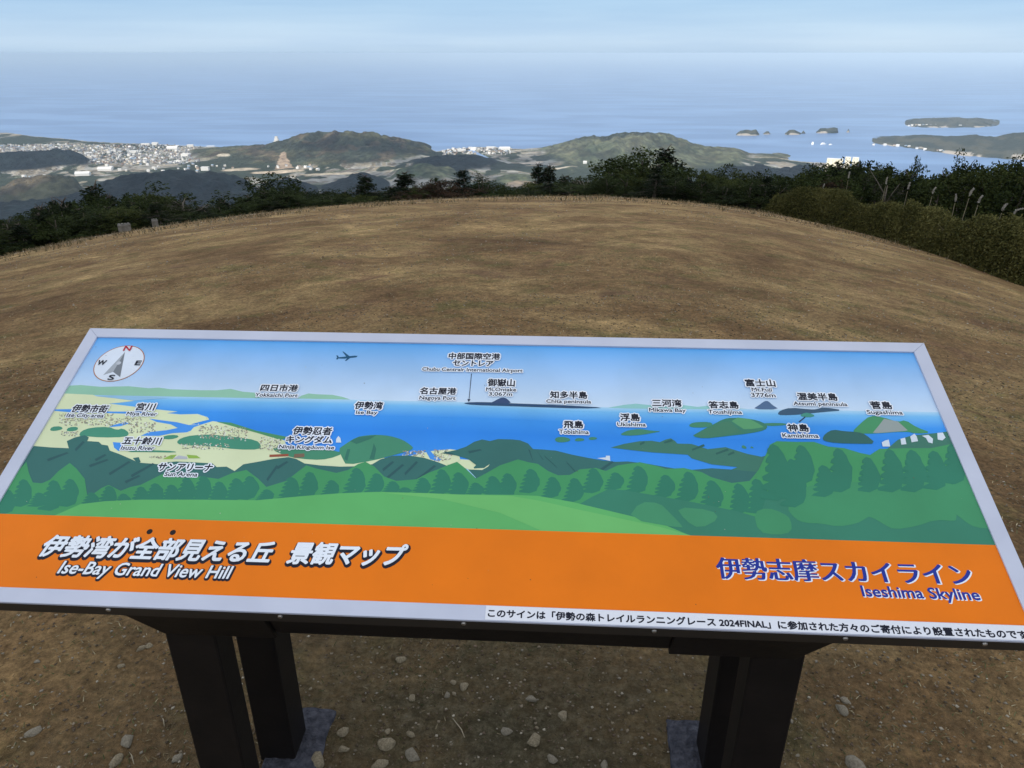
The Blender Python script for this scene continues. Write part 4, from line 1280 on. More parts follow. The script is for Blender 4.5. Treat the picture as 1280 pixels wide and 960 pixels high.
BARK = mat('bark', (0.075, 0.060, 0.048), rough=0.95, spec=0.1, noise=(14, (0.13, 0.11, 0.09), 5), bump=(30, 0.6, 0.02))
PALEBARK = mat('pale_bark', (0.20, 0.17, 0.135), rough=0.95, spec=0.1, noise=(14, (0.13, 0.11, 0.09), 5))
LEAFM = {'evergreen': leaf_mat('evergreen_leaf', (0.009, 0.015, 0.005), (0.040, 0.054, 0.016)),
         'pine': leaf_mat('pine_needle', (0.006, 0.011, 0.006), (0.026, 0.036, 0.014)),
         'olive': leaf_mat('olive_leaf', (0.021, 0.029, 0.008), (0.066, 0.078, 0.022)),
         'rust': leaf_mat('rust_leaf', (0.018, 0.013, 0.008), (0.048, 0.028, 0.016)),
         'bare': leaf_mat('grey_twig', (0.030, 0.026, 0.022), (0.075, 0.065, 0.054))}


def make_tree(kind, seed):
    """Unit tree about 5 m tall: crown mesh and trunk mesh."""
    rng = np.random.default_rng(seed)
    H = 5.0
    cs, sp = [], []
    tr = MB()
    lean = rng.uniform(-0.25, 0.25, 2)
    top = np.array([lean[0], lean[1], H * 0.86])
    tr.tube([(0, 0, -0.8), (lean[0] * 0.2, lean[1] * 0.2, H * 0.25), (lean[0] * 0.6, lean[1] * 0.6, H * 0.55), tuple(top)], [0.13, 0.10, 0.065, 0.02], 7)
    if kind == 'pine':
        for k in range(13):
            t = 0.16 + 0.80 * k / 12
            reach = (1.45 * (1 - t) ** 0.8 + 0.12) * rng.uniform(0.75, 1.2)
            nb = int(rng.integers(4, 7))
            for j in range(nb):
                if rng.random() < 0.14: continue
                a = rng.uniform(0, 2 * math.pi)
                rr_ = reach * rng.uniform(0.6, 1.15)
                base = np.array([lean[0] * t, lean[1] * t, H * t])
                end = base + np.array([math.cos(a) * rr_, math.sin(a) * rr_, rng.uniform(-0.15, 0.35)])
                tr.tube([tuple(base), tuple((base + end) / 2 + np.array([0, 0, 0.03])), tuple(end)], [0.03, 0.02, 0.008], 4)
                for q in (0.45, 0.75, 1.0):
                    cs.append(base + (end - base) * q + rng.normal(size=3) * 0.05); sp.append(0.15 + 0.16 * (1 - t) + 0.05 * rng.random())
        cs.append(np.array([lean[0], lean[1], H * 0.97])); sp.append(0.12)
        v, f = leaves(cs, 24, sp, 0.07, rng, 0.3)
        thick = 'pine'
    elif kind == 'bare':
        cs = []
        for j in range(16):
            a = rng.uniform(0, 2 * math.pi); t = rng.uniform(0.2, 0.75)
            base = np.array([lean[0] * t, lean[1] * t, H * t])
            end = base + np.array([math.cos(a) * rng.uniform(0.4, 1.2), math.sin(a) * rng.uniform(0.4, 1.2), rng.uniform(0.7, 1.5)])
            tr.tube([tuple(base), tuple(base * 0.4 + end * 0.6 + rng.normal(size=3) * 0.08), tuple(end)], [0.035, 0.02, 0.006], 4)
            for q in (0.5, 0.8, 1.0): cs.append(base + (end - base) * q)
        v, f = leaves(cs, 40, 0.36, 0.10, rng)
        # thin twigs
        v = v.reshape(-1, 4, 3); mid = v.mean(1, keepdims=True)
        v[:, 1] = mid[:, 0] + (v[:, 1] - mid[:, 0]) * 0.22; v[:, 3] = mid[:, 0] + (v[:, 3] - mid[:, 0]) * 0.22
        v = v.reshape(-1, 3)
    else:
        nl = 9 if kind != 'sprig' else 4
        for j in range(nl):
            a = j * 2.4 + rng.uniform(-0.5, 0.5); t = rng.uniform(0.30, 0.85)
            wid = 1.35 * math.sin(math.pi * min(0.95, (t + 0.12))) + 0.25
            base = np.array([lean[0] * t * 0.7, lean[1] * t * 0.7, H * t * 0.62])
            end = np.array([math.cos(a) * wid * rng.uniform(0.6, 1.1), math.sin(a) * wid * rng.uniform(0.6, 1.1), H * (t * 0.95 + rng.uniform(0.0, 0.12))])
            tr.tube([tuple(base), tuple(base * 0.45 + end * 0.55 + rng.normal(size=3) * 0.12), tuple(end)], [0.055, 0.035, 0.012], 5)
            for q in range(6):
                cs.append(end + rng.normal(size=3) * np.array([0.42, 0.42, 0.36])); sp.append(rng.uniform(0.22, 0.44))
        for q in range(26):
            t = rng.uniform(0.12, 0.97)
            wid = 1.25 * math.sin(math.pi * min(0.98, t * 0.9 + 0.12)) + 0.1
            a = rng.uniform(0, 2 * math.pi); rad_ = wid * math.sqrt(rng.uniform(0.1, 1))
            cs.append(np.array([math.cos(a) * rad_ + lean[0] * t, math.sin(a) * rad_ + lean[1] * t, H * t])); sp.append(rng.uniform(0.2, 0.46))
        cs = [c for c in cs]
        v, f = leaves(cs, 85, sp, 0.062, rng)
        # a few lone sprigs that break the outline
        s_ = []
        for q in range(26):
            a = rng.uniform(0, 2 * math.pi); t = rng.uniform(0.35, 1.0)
            wid = 1.55 * math.sin(math.pi * min(0.97, t * 0.88 + 0.1)) + 0.1
            s_.append(np.array([math.cos(a) * wid + lean[0], math.sin(a) * wid + lean[1], H * t + 0.12]))
        v2, f2 = leaves(s_, 16, 0.13, 0.06, rng)
        f = np.concatenate([f, f2 + len(v)]); v = np.concatenate([v, v2])
    mname = kind if kind in LEAFM else 'evergreen'
    zmax = v[:, 2].max()
    v[:, 2] = np.where(v[:, 2] > 0, v[:, 2] / zmax * H, v[:, 2])
    crown = mesh_np('crown', v, f, LEAFM[mname])
    trunk = tr.mesh('trunk', PALEBARK if kind == 'bare' else BARK, smooth_shade=True)
    return crown, trunk


VAR = {k: [make_tree(k, 500 + i * 17 + n * 101) for i in range(c)] for n, (k, c) in enumerate((('evergreen', 5), ('pine', 4), ('olive', 3), ('rust', 2), ('bare', 2)))}
KINDNAME = {'evergreen': 'evergreen_tree', 'pine': 'pine_tree', 'olive': 'broadleaf_tree', 'rust': 'autumn_tree', 'bare': 'bare_tree'}
trnd = random.Random(11)
TREES = []


def tree(kind, px, top_py, beyond, width=1.0, label=None, group=None, base_r=None):
    """A tree whose top is seen at (px, top_py), rooted BEYOND metres past the rim."""
    az, el = azel(px, top_py)
    r = base_r if base_r else crest_r(az) + beyond
    x, y = r * math.sin(az), r * math.cos(az)
    g = gz(x, y)
    h = EYE[2] + r * el - g
    if h < 0.7: return None
    crown, trunk = VAR[kind][trnd.randrange(len(VAR[kind]))]
    o = bpy.data.objects.new(KINDNAME[kind], None)
    COL.objects.link(o)
    o.location = (x, y, g)
    o.rotation_euler = (0, 0, trnd.uniform(0, 6.28))
    s = h / 5.0
    w = width * trnd.uniform(0.88, 1.15)
    lim = min(max(s * 1.15, 0.72), 1.2)
    o.scale = (lim * w, lim * w, s)
    link('crown', crown, o)
    link('trunk', trunk, o)
    TREES.append((px, top_py, kind))
    tag(o, label, 'tree', group)
    return o


NOTABLE = [
    ('evergreen', 800, 181, 8, 1.5, 'tallest broad dark tree on the rim, its round top against the right hill'),
    ('pine', 836, 184, 9, 1.1, 'dark pointed conifer just right of the tallest round tree'),
    ('evergreen', 885, 203, 10, 1.2, 'rounded dark tree two places right of the tallest tree'),
    ('pine', 673, 212, 6, 0.85, 'slim dark conifer left of the middle gap, near the pale hillside'),
    ('pine', 692, 214, 6, 0.9, 'second slim conifer in the middle of the rim'),
    ('evergreen', 325, 220, 9, 1.25, 'large dark tree at the foot of the left hill, tallest of the left half'),
    ('pine', 125, 237, 12, 1.0, 'tall dark conifer at left rising in front of the grey wooded hill'),
    ('evergreen', 212, 236, 11, 1.05, 'dark bushy tree at left in front of the blue shadowed hills'),
    ('pine', 450, 225, 5, 1.1, 'pointed conifer left of centre in front of the small blue hill'),
    ('pine', 505, 222, 5, 1.1, 'pointed bushy conifer at the centre left of the rim'),
    ('pine', 583, 220, 5, 0.9, 'conifer with a thin pointed leader near the centre of the rim'),
    ('evergreen', 607, 221, 5, 0.9, 'upright dark tree standing just right of the thin pointed conifer'),
    ('rust', 548, 231, 4, 1.1, 'reddish brown leafed tree among the dark conifers at the centre left'),
    ('bare', 222, 252, 4, 1.2, 'leafless grey brown tree among the dark trees at left'),
    ('bare', 728, 226, 4, 1.4, 'leafless purple grey bush right of the slim conifers'),
    ('evergreen', 1215, 186, 9, 0.7, 'slender leafy sapling poking up in front of the headland island'),
    ('evergreen', 1258, 190, 8, 1.2, 'large dark broadleaf tree at the right edge in front of the headland'),
    ('evergreen', 1151, 193, 11, 0.35, 'single thin leafy shoot above the trees in front of the blue water'),
    ('rust', 1042, 223, 4, 1.2, 'small dark red bush between the hedge and the hotel'),
]
for k, px, ty, b, w, lab in NOTABLE:
    tree(k, px, ty - (7 if px < 720 else 0), b, w * (1.35 if px < 720 else 1.0), lab)
SKY = [(-120, 278), (0, 276), (40, 263), (85, 257), (110, 250), (150, 251), (185, 244), (230, 258), (255, 262), (280, 255), (300, 246), (345, 236), (372, 235), (395, 242), (412, 238), (430, 240), (475, 239), (490, 234), (525, 229), (560, 232), (625, 236), (640, 238),
       (655, 232), (712, 219), (735, 221), (760, 208), (775, 205), (815, 203), (860, 206), (905, 211), (930, 212), (955, 211), (980, 212), (1010, 207), (1040, 201), (1070, 203), (1100, 202), (1130, 203), (1150, 208), (1165, 213), (1180, 214), (1200, 202), (1235, 194), (1280, 194), (1340, 186), (1420, 180)]
skx, sky_ = np.array([p[0] for p in SKY]), np.array([p[1] - (10 if p[0] < 350 else 7 if p[0] < 720 else 3) for p in SKY])
REGION = [(-200, 240, 'dark evergreen trees crowding the left end of the rim', 'dark evergreen tree in the crowded belt at the left end of the rim'),
          (240, 480, 'dark trees along the rim in front of the shadowed hills', 'dark tree of the low belt along the rim left of centre'),
          (480, 720, 'low trees along the middle of the rim', 'low dark tree of the thin belt along the middle of the rim'),
          (720, 960, 'dense trees right of the centre', 'dense dark tree of the thick belt right of the centre'),
          (960, 1500, 'dense trees behind the clipped hedge', 'dark tree in the thick belt behind the clipped hedge at right')]


def region(px):
    for a, b, g, l in REGION:
        if a <= px < b: return g, l
    return REGION[-1][2:]


for q, ty in ((1026, 206), (1036, 205), (1046, 206), (1056, 204), (1066, 205), (1076, 203), (1088, 203)):
    tree('evergreen', q, ty - 3, 12 + trnd.uniform(-2, 2), 1.2, 'dark bushy tree hiding the foot of the cream seaside hotel', 'trees below the seaside hotel')
px = -110.0
while px < 1400:
    right = px > 720
    step = trnd.uniform(8, 13) if not right else trnd.uniform(12, 19)
    for row in range(3):
        q = px + trnd.uniform(-7, 7)
        base = float(np.interp(q, skx, sky_))
        top = base + (trnd.uniform(-1, 13), trnd.uniform(6, 14), trnd.uniform(12, 24))[row]
        crest_py = float(np.interp(q, [c[0] for c in CREST], [c[1] for c in CREST]))
        if top > crest_py - 4: top = crest_py - trnd.uniform(4, 9)
        beyond = (trnd.uniform(7, 13), trnd.uniform(3.5, 7), trnd.uniform(2.0, 4.5))[row]
        if q > 965: beyond = (trnd.uniform(10, 16), trnd.uniform(7, 10), trnd.uniform(5.0, 8))[row]
        k = trnd.choices(['evergreen', 'pine', 'olive', 'bare', 'rust'], [5, 2.6 if not right else 0.7, 2.2 if right else 1.0, 0.14, 0.06])[0]
        g, l = region(q)
        l = {'evergreen': l, 'pine': l.replace('dark evergreen tree', 'dark conifer').replace('dark tree', 'dark conifer'), 'olive': l.replace('dark evergreen', 'olive green').replace('dark', 'olive green'),
             'bare': l.replace('dark evergreen', 'grey leafless').replace('dark', 'grey leafless'), 'rust': l.replace('dark evergreen', 'brown leafed').replace('dark', 'brown leafed')}[k]
        tree(k, q, top, beyond, 1.0, l, {'evergreen': g, 'pine': g + ', conifers', 'olive': g + ', olive green ones', 'bare': g + ', leafless ones', 'rust': g + ', brown ones'}[k])
    px += step

# ------------------------------------------------------------------ clipped hedge on the right
HB = [(955, 266, 31.0), (1000, 278, 28.5), (1050, 290, 26.0), (1100, 302, 23.8), (1150, 314, 21.6), (1200, 328, 19.4), (1240, 339, 17.8), (1280, 349, 16.6), (1340, 366, 15.2), (1420, 390, 14.0)]
HT = [(955, 246), (968, 237), (1000, 234), (1050, 239), (1110, 247), (1150, 256), (1185, 265), (1205, 268), (1225, 268), (1250, 272), (1280, 284), (1340, 292), (1420, 305)]
HEDGE_LEAF = leaf_mat('hedge_leaf', (0.042, 0.046, 0.013), (0.168, 0.154, 0.053), 0.9)
HEDGE_CORE = mat('hedge_twigs', (0.020, 0.018, 0.011), rough=1.0, spec=0.05)


def hedge(p0, p1, label, seed, squeeze=1.0):
    rng = np.random.default_rng(seed)
    path = []
    for q in np.linspace(p0, p1, 26):
        by = np.interp(q, [h[0] for h in HB], [h[1] for h in HB]); r = np.interp(q, [h[0] for h in HB], [h[2] for h in HB])
        ty = np.interp(q, [h[0] for h in HT], [h[1] for h in HT])
        az = azel(q, by)[0]
        x, y = r * math.sin(az), r * math.cos(az)
        g = gz(x, y)
        # the crest of the hedge lies about half its depth behind its face
        rt = r + 0.6
        h = EYE[2] + rt * azel(q, ty)[1] - g
        path.append((x, y, g, max(0.5, h), az))
    path = np.array(path)
    n = len(path)
    o = bpy.data.objects.new('hedge', None); COL.objects.link(o)
    mid = path[n // 2]
    o.location = (mid[0], mid[1], mid[2])
    org = np.array([mid[0], mid[1], mid[2]])
    depth = 1.35
    # leafy shell
    N_ = 24000
    s = rng.uniform(0, n - 1.001, N_); i = s.astype(int); f = s - i
    P = path[i] * (1 - f[:, None]) + path[i + 1] * f[:, None]
    e = np.minimum(s, n - 1 - s) / (n - 1)
    endf = np.sqrt(np.clip(e / 0.07, 0.12, 1)) * squeeze
    th = rng.uniform(-0.15, math.pi * 1.02, N_)
    lump = 0.80 + 0.40 * smooth((fbm(P[:, 0] * 0.75 + th * 0.5, P[:, 1] * 0.75, seed, 3) - 0.25) / 0.5)
    dep = (0.5 - 0.5 * np.sign(np.cos(th)) * np.abs(np.cos(th)) ** 0.75 * (0.75 + 0.5 * fbm(P[:, 0] * 0.8 + 9, P[:, 1] * 0.8, seed + 2, 2))) * depth * endf
    zz = np.abs(np.sin(np.clip(th, 0, math.pi))) ** 0.75 * P[:, 3] * endf * lump * 0.84
    fw = np.stack([np.sin(P[:, 4]), np.cos(P[:, 4]), np.zeros(N_)], 1)
    pos = np.stack([P[:, 0], P[:, 1], P[:, 2]], 1) + fw * dep[:, None]
    pos[:, 2] = ground_z(pos[:, 0], pos[:, 1]) * 0.5 + P[:, 2] * 0.5 + np.maximum(zz, 0.02)
    pos += rng.normal(size=(N_, 3)) * 0.05
    v, fc = leaves(pos - org, 3, 0.06, 0.031, rng)
    link('foliage', mesh_np('foliage', v, fc, HEDGE_LEAF), o)
    # woody body inside the shell
    cv, cf = [], []
    m = 12
    for k in range(n):
        ef = math.sqrt(min(1, max(0.12, min(k, n - 1 - k) / (n - 1) / 0.07))) * squeeze
        for j in range(m):
            t = math.pi * j / (m - 1)
            d_ = (0.5 - 0.5 * math.copysign(abs(math.cos(t)) ** 0.55, math.cos(t)) * 0.70) * depth * ef
            z_ = abs(math.sin(t)) ** 0.75 * path[k, 3] * ef * 0.56
            cv.append((path[k, 0] + math.sin(path[k, 4]) * d_ - org[0], path[k, 1] + math.cos(path[k, 4]) * d_ - org[1], path[k, 2] - 0.15 + z_ - org[2]))
    for k in range(n - 1):
        for j in range(m - 1):
            cf.append((k * m + j, k * m + j + 1, (k + 1) * m + j + 1, (k + 1) * m + j))
    link('stems', mesh_np('stems', cv, cf, HEDGE_CORE, smooth_shade=True), o)
    tag(o, label, 'hedge', 'clipped hedge along the right side')
    return path


hp1 = hedge(955, 1128, 'far section of the brownish green clipped hedge, widest of the three', 71)
hp2 = hedge(1118, 1232, 'middle section of the brownish green clipped hedge', 72)
hp3 = hedge(1222, 1420, 'nearest rounded section of the clipped hedge at the right edge', 73)

# ------------------------------------------------------------------ pampas grass behind the hedge
STALK = mat('dry_stalk', (0.20, 0.17, 0.11), rough=0.9, spec=0.1)
PLUME = mat('silvery_plume', (0.40, 0.37, 0.32), rough=0.95, spec=0.1)
for px, ty, by, lean in ((1062, 215, 246, 0.0), (1109, 222, 250, 0.0), (1137, 228, 252, 0.12), (1168, 234, 262, 0.25), (1196, 243, 268, -0.15), (1215, 235, 268, 0.35), (1226, 244, 270, 0.3), (1256, 254, 279, 0.4), (1272, 258, 284, 0.9), (1030, 230, 240, 0.1)):
    r = float(np.interp(px, [h[0] for h in HB], [h[2] for h in HB])) + 1.9
    az, el = azel(px, ty)
    x, y = r * math.sin(az), r * math.cos(az)
    g = gz(x, y)
    h = EYE[2] + r * el - g
    o = bpy.data.objects.new('pampas_grass', None); COL.objects.link(o); o.location = (x, y, g)
    bx_ = -lean * 0.25
    q = MB().tube([(bx_, 0, 0), (bx_ * 0.6, 0, h * 0.45), (bx_ * 0.12, 0, h * 0.86)], [0.012, 0.009, 0.006], 5)
    link('stem', q.mesh('stem', STALK, smooth_shade=True), o)
    rng = np.random.default_rng(int(px))
    cs = [np.array([bx_ * 0.12 + lean * 0.16 * t * t, 0, h * (0.90 + 0.10 * t) - 0.05 * abs(lean) * t * t]) for t in np.linspace(0, 1, 9)]
    v, f = leaves(cs, 15, [0.013 * (1 - 0.55 * abs(2 * k / 8 - 0.9)) for k in range(9)], 0.026, rng)
    link('plume', mesh_np('plume', v, f, PLUME), o)
    bl = MB()
    for k in range(6):
        a = rng.uniform(0, 6.28)
        bl.tube([(bx_, 0, 0), (bx_ + math.cos(a) * 0.15, math.sin(a) * 0.15, h * 0.35), (bx_ + math.cos(a) * 0.45, math.sin(a) * 0.45, h * rng.uniform(0.3, 0.5))], [0.012, 0.009, 0.002], 3)
    link('leaf_blades', bl.mesh('leaf_blades', STALK), o)
    lab = {1062: 'upright pampas stalk leftmost above the hedge, in front of the hotel', 1109: 'tall straight pampas stalk standing alone above the far hedge section', 1196: 'drooping white pampas plume bent over above the middle hedge section', 1168: 'pampas stalk with a small pale tuft above the middle of the hedge',
           1272: 'strongly leaning pampas stalk at the right edge above the hedge', 1256: 'pampas stalk with a pale bud above the nearest hedge section'}.get(px)
    tag(o, lab or 'thin dry pampas stalk with a pale plume standing behind the clipped hedge', 'pampas grass', 'pampas stalks behind the hedge', 'thing')

# ------------------------------------------------------------------ marker stones at the left rim
STONE_W = mat('pale_stone', (0.13, 0.12, 0.105), rough=0.95, spec=0.1, noise=(6, (0.22, 0.21, 0.19), 4), bump=(20, 0.5, 0.03))
for px, py, w, lab in ((157, 291, 0.40, 'low pale block of stone stubs at the left rim before dark trees'), (195, 285, 0.20, 'smaller dim block of stone stubs right of the pale one on the left rim')):
    az = azel(px, py)[0]; r = crest_r(az) - 0.5
    x, y = r * math.sin(az), r * math.cos(az)
    o = bpy.data.objects.new('marker_stone', None); COL.objects.link(o); o.location = (x, y, gz(x, y)); o.rotation_euler = (0, 0, -az)
    q = MB()
    q.box(-w / 2, w / 2, -0.14, 0.14, -0.1, 0.26)
    link('base', q.mesh('base', STONE_W, bevel=0.03), o)
    for k in range(4):
        x0 = -w / 2 + 0.02 + k * (w - 0.02) / 4
        link('stub', MB().box(x0, x0 + w / 4 - 0.03, -0.10, 0.10, 0.262, 0.262 + 0.014 + 0.012 * (k % 2)).mesh('stub', STONE_W, bevel=0.02), o)
    tag(o, lab, 'marker stone')

# ------------------------------------------------------------------ far town, ships, landmarks
ROOFS = [mat('roof_white', (0.72, 0.71, 0.69)), mat('roof_grey', (0.22, 0.23, 0.26)), mat('roof_brown', (0.24, 0.16, 0.12)), mat('roof_blue', (0.24, 0.34, 0.46))]
WALLS = [mat('wall_white', (0.74, 0.73, 0.70)), mat('wall_cream', (0.58, 0.52, 0.42)), mat('wall_grey', (0.34, 0.34, 0.34))]


def house_mesh(w, d, h, wall, roof, flat=False):
    q = MB().box(-w / 2, w / 2, -d / 2, d / 2, -3, h)
    if flat:
        q.box(-w / 2 - 0.3, w / 2 + 0.3, -d / 2 - 0.3, d / 2 + 0.3, h + 0.002, h + 0.8)
    else:
        q.prism([(-w / 2 - 0.5, -d / 2 - 0.5, h + 0.002), (-w / 2 - 0.5, d / 2 + 0.5, h + 0.002), (-w / 2 - 0.5, 0, h + d * 0.32)], (w + 1.0, 0, 0))
    me = q.mesh('house', wall)
    me.materials.append(roof)
    for p in me.polygons:
        if p.center.z > h: p.material_index = 1
    return me


HOUSES = [house_mesh(11, 9, 6, WALLS[0], ROOFS[1]), house_mesh(12, 9, 6.5, WALLS[0], ROOFS[0]), house_mesh(10, 8, 6, WALLS[1], ROOFS[2]), house_mesh(14, 10, 9, WALLS[0], ROOFS[0], True), house_mesh(12, 8, 6, WALLS[2], ROOFS[3]), house_mesh(11, 9, 7, WALLS[1], ROOFS[0])]
BIG = [house_mesh(46, 22, 11, WALLS[0], ROOFS[0], True), house_mesh(60, 24, 10, WALLS[0], ROOFS[0]), house_mesh(34, 18, 15, WALLS[0], ROOFS[0], True), house_mesh(17, 12, 8, WALLS[0], ROOFS[0])]
ZONES = [  # x0, x1, y0, y1, count, slope, name
    (62, 225, 182, 205, 150, 0.02, 'main'), (0, 62, 182, 189, 16, 0.05, 'main'), (120, 250, 203, 216, 26, 0.0, 'main'), (230, 300, 209, 215, 12, 0.0, 'main'), (332, 400, 209, 216, 14, 0.0, 'quarry'),
    (553, 640, 184.5, 193, 60, 0.0, 'port'), (504, 520, 189, 193, 6, 0.0, 'port'), (20, 60, 216, 224, 6, 0, 'main')]
LBL = {'main': ('houses of the coastal town at left', 'tiny pale house in the crowded coastal town at left'), 'quarry': ('sheds below the quarry', 'tiny pale shed on the bare ground below the quarry'),
       'port': ('buildings of the harbour town between the two hills', 'tiny white building in the harbour town between the two big hills')}
hr = random.Random(5)
cand = []
for x0, x1, y0, y1, n, sl_, zn in ZONES:
    for _ in range(n):
        cand.append((hr.uniform(x0, x1), hr.uniform(y0, y1), zn))
P_ = np.array([on_level(a, b + 0.0, SEA + 6)[:2] for a, b, _ in cand])
z_, f_, d_ = land_z(P_[:, 0], P_[:, 1])
for (a, b, zn), (x, y), z, fo, dd in zip(cand, P_, z_, f_, d_):
    if dd < 15 or (fo > 0.4 and zn != 'quarry'): continue
    o = link('house', HOUSES[hr.randrange(len(HOUSES))], None, (x, y, z), hr.uniform(-0.9, 0.9))
    s = hr.uniform(0.7, 1.2); o.scale = (s, s, s)
    tag(o, LBL[zn][1], 'house', LBL[zn][0])
for px, py, k, rot, lab in ((182, 180.5, 0, 0.1, 'long white flat roofed building by the shore behind the coastal town'), (194, 180, 2, 0.0, 'white block beside the long building by the shore'), (216, 186, 1, -0.05, 'long white warehouse at the right end of the coastal town'),
                            (168, 191, 0, 0.1, 'white flat roofed works in the middle of the coastal town'), (238, 183, 2, 0.2, 'bright white building on the shore right of the warehouse'), (263, 181, 0, 0.0, 'white roofed building on the wooded rise left of the big hill'),
                            (132, 213, 1, 0.1, 'white shed on the fields below the coastal town'), (104, 219, 1, 0.15, 'long bright shed at the foot of the coastal town fields'), (233, 196, 0, -0.1, 'white building alone on the wooded slope'), (257, 213.5, 2, 0.0, 'white building on the bare strip left of the quarry'),
                            (577, 188, 0, 0.0, 'wide white building in the middle of the harbour town'), (592, 186, 2, -0.3, 'tall white block in the harbour town'), (613, 184.5, 0, 0.05, 'long white hotel at the waterfront of the harbour town'), (631, 186, 1, 0.0, 'long low white building at the right end of the harbour town'),
                            (731, 208.5, 3, 0.0, 'small white building below the right hill')):
    x, y, _ = on_level(px, py, SEA + 8)
    z, f, d = land_z(x, y)
    tag(link('building', BIG[k], None, (x, y, float(z[0])), rot), lab, 'building')
# the rest of the town reads as one mass
tv = MB()
for _ in range(1500):
    if hr.random() < 0.72:
        t = hr.random(); a, b = 60 + 190 * t, hr.uniform(180.5, 206)
    elif hr.random() < 0.5: a, b = hr.uniform(0, 70), hr.uniform(181, 190)
    else: a, b = hr.uniform(553, 640), hr.uniform(184, 193.5)
    x, y, _ = on_level(a, b, SEA + 6)
    cand_ = (x, y, hr.uniform(5, 9), hr.uniform(5, 8), hr.uniform(4, 7), hr.uniform(-0.8, 0.8))
    tv.v.append(cand_)
TC = np.array(tv.v); tz, tf, td = land_z(TC[:, 0], TC[:, 1])
town = MB()
for (x, y, w, d, h, a), z, fo, dd in zip(TC, tz, tf, td):
    if dd < 12 or fo > 0.35: continue
    c_, s_ = math.cos(a), math.sin(a)
    pts = [(x + p * c_ - q * s_, y + p * s_ + q * c_, z - 2) for p, q in ((-w / 2, -d / 2), (w / 2, -d / 2), (w / 2, d / 2), (-w / 2, d / 2))]
    town.prism(pts, (0, 0, h + 2))
tme = town.mesh('town', WALLS[0])
for k in (WALLS[1], WALLS[2], ROOFS[1], ROOFS[2]): tme.materials.append(k)
mi = np.repeat(np.random.default_rng(4).choice([0, 1, 2, 2, 3, 3, 4], len(tme.polygons) // 6 + 1), 6)[:len(tme.polygons)]
tme.polygons.foreach_set('material_index', mi.astype(np.int32))
tag(link('town', tme), 'mass of tiny roofs filling the coastal town and harbour', 'town', kind='stuff')

# shore villages of the islands
for n_, (pts, lab, grp) in enumerate((([(1092, 181), (1106, 181.6), (1118, 182.3), (1122, 182.5), (1132, 183.2), (1136, 184), (1146, 185.6), (1156, 187.4), (1172, 189), (1176, 189.4), (1180, 190), (1190, 190.7), (1195, 191), (1206, 193), (1212, 193.6), (1216, 194), (1241, 195.2), (1247, 195.6)],
                                       'tiny white house on the shore of the large headland island', 'houses on the shore of the headland'),
                                      ([(1136, 157.4), (1140, 157.2), (1145, 156.6), (1149, 157), (1154, 156.6), (1158, 157), (1163, 156.8), (1170, 157), (1182, 157.6), (1200, 157.8)], 'tiny white house on the pale shore of the farthest island', 'houses on the shore of the farthest island'))):
    for k, (a, b) in enumerate(pts):
        p = on_level(a, b, SEA + 2)
        o = link('house', HOUSES[k % 6], None, (p[0], p[1], SEA + 1.2), hr.uniform(-0.5, 0.5)); o.scale = (1.25, 1.1, 1.1)
        tag(o, lab, 'house', grp)

# castle tower on the left hill
HB_, HR_ = WALLS[0], ROOFS[0]
a_ = azel(346, 178); r = 4430
x, y = r * math.sin(a_[0]), r * math.cos(a_[0])
z = float(land_z(x, y)[0][0]) - 2
o = bpy.data.objects.new('castle_tower', None); COL.objects.link(o); o.location = (x, y, z)
w_ = 30.0
for k in range(4):
    link('wall', MB().box(-w_ / 2, w_ / 2, -w_ / 2, w_ / 2, k * 8.0 + 1.01 * (k > 0), k * 8 + 6.99).mesh('wall', HB_), o)
    e = w_ / 2 + 2
    link('roof', MB().add([(-e, -e, k * 8 + 7), (e, -e, k * 8 + 7), (e, e, k * 8 + 7), (-e, e, k * 8 + 7), (-e * 0.55, -e * 0.55, k * 8 + 9), (e * 0.55, -e * 0.55, k * 8 + 9), (e * 0.55, e * 0.55, k * 8 + 9), (-e * 0.55, e * 0.55, k * 8 + 9)],
                          [(0, 3, 2, 1), (4, 5, 6, 7), (0, 1, 5, 4), (1, 2, 6, 5), (2, 3, 7, 6), (3, 0, 4, 7)]).mesh('roof', HR_ if k < 3 else WALLS[1]), o)
    w_ *= 0.76
tag(o, 'small white tiered tower on the left shoulder of the big left hill', 'tower')

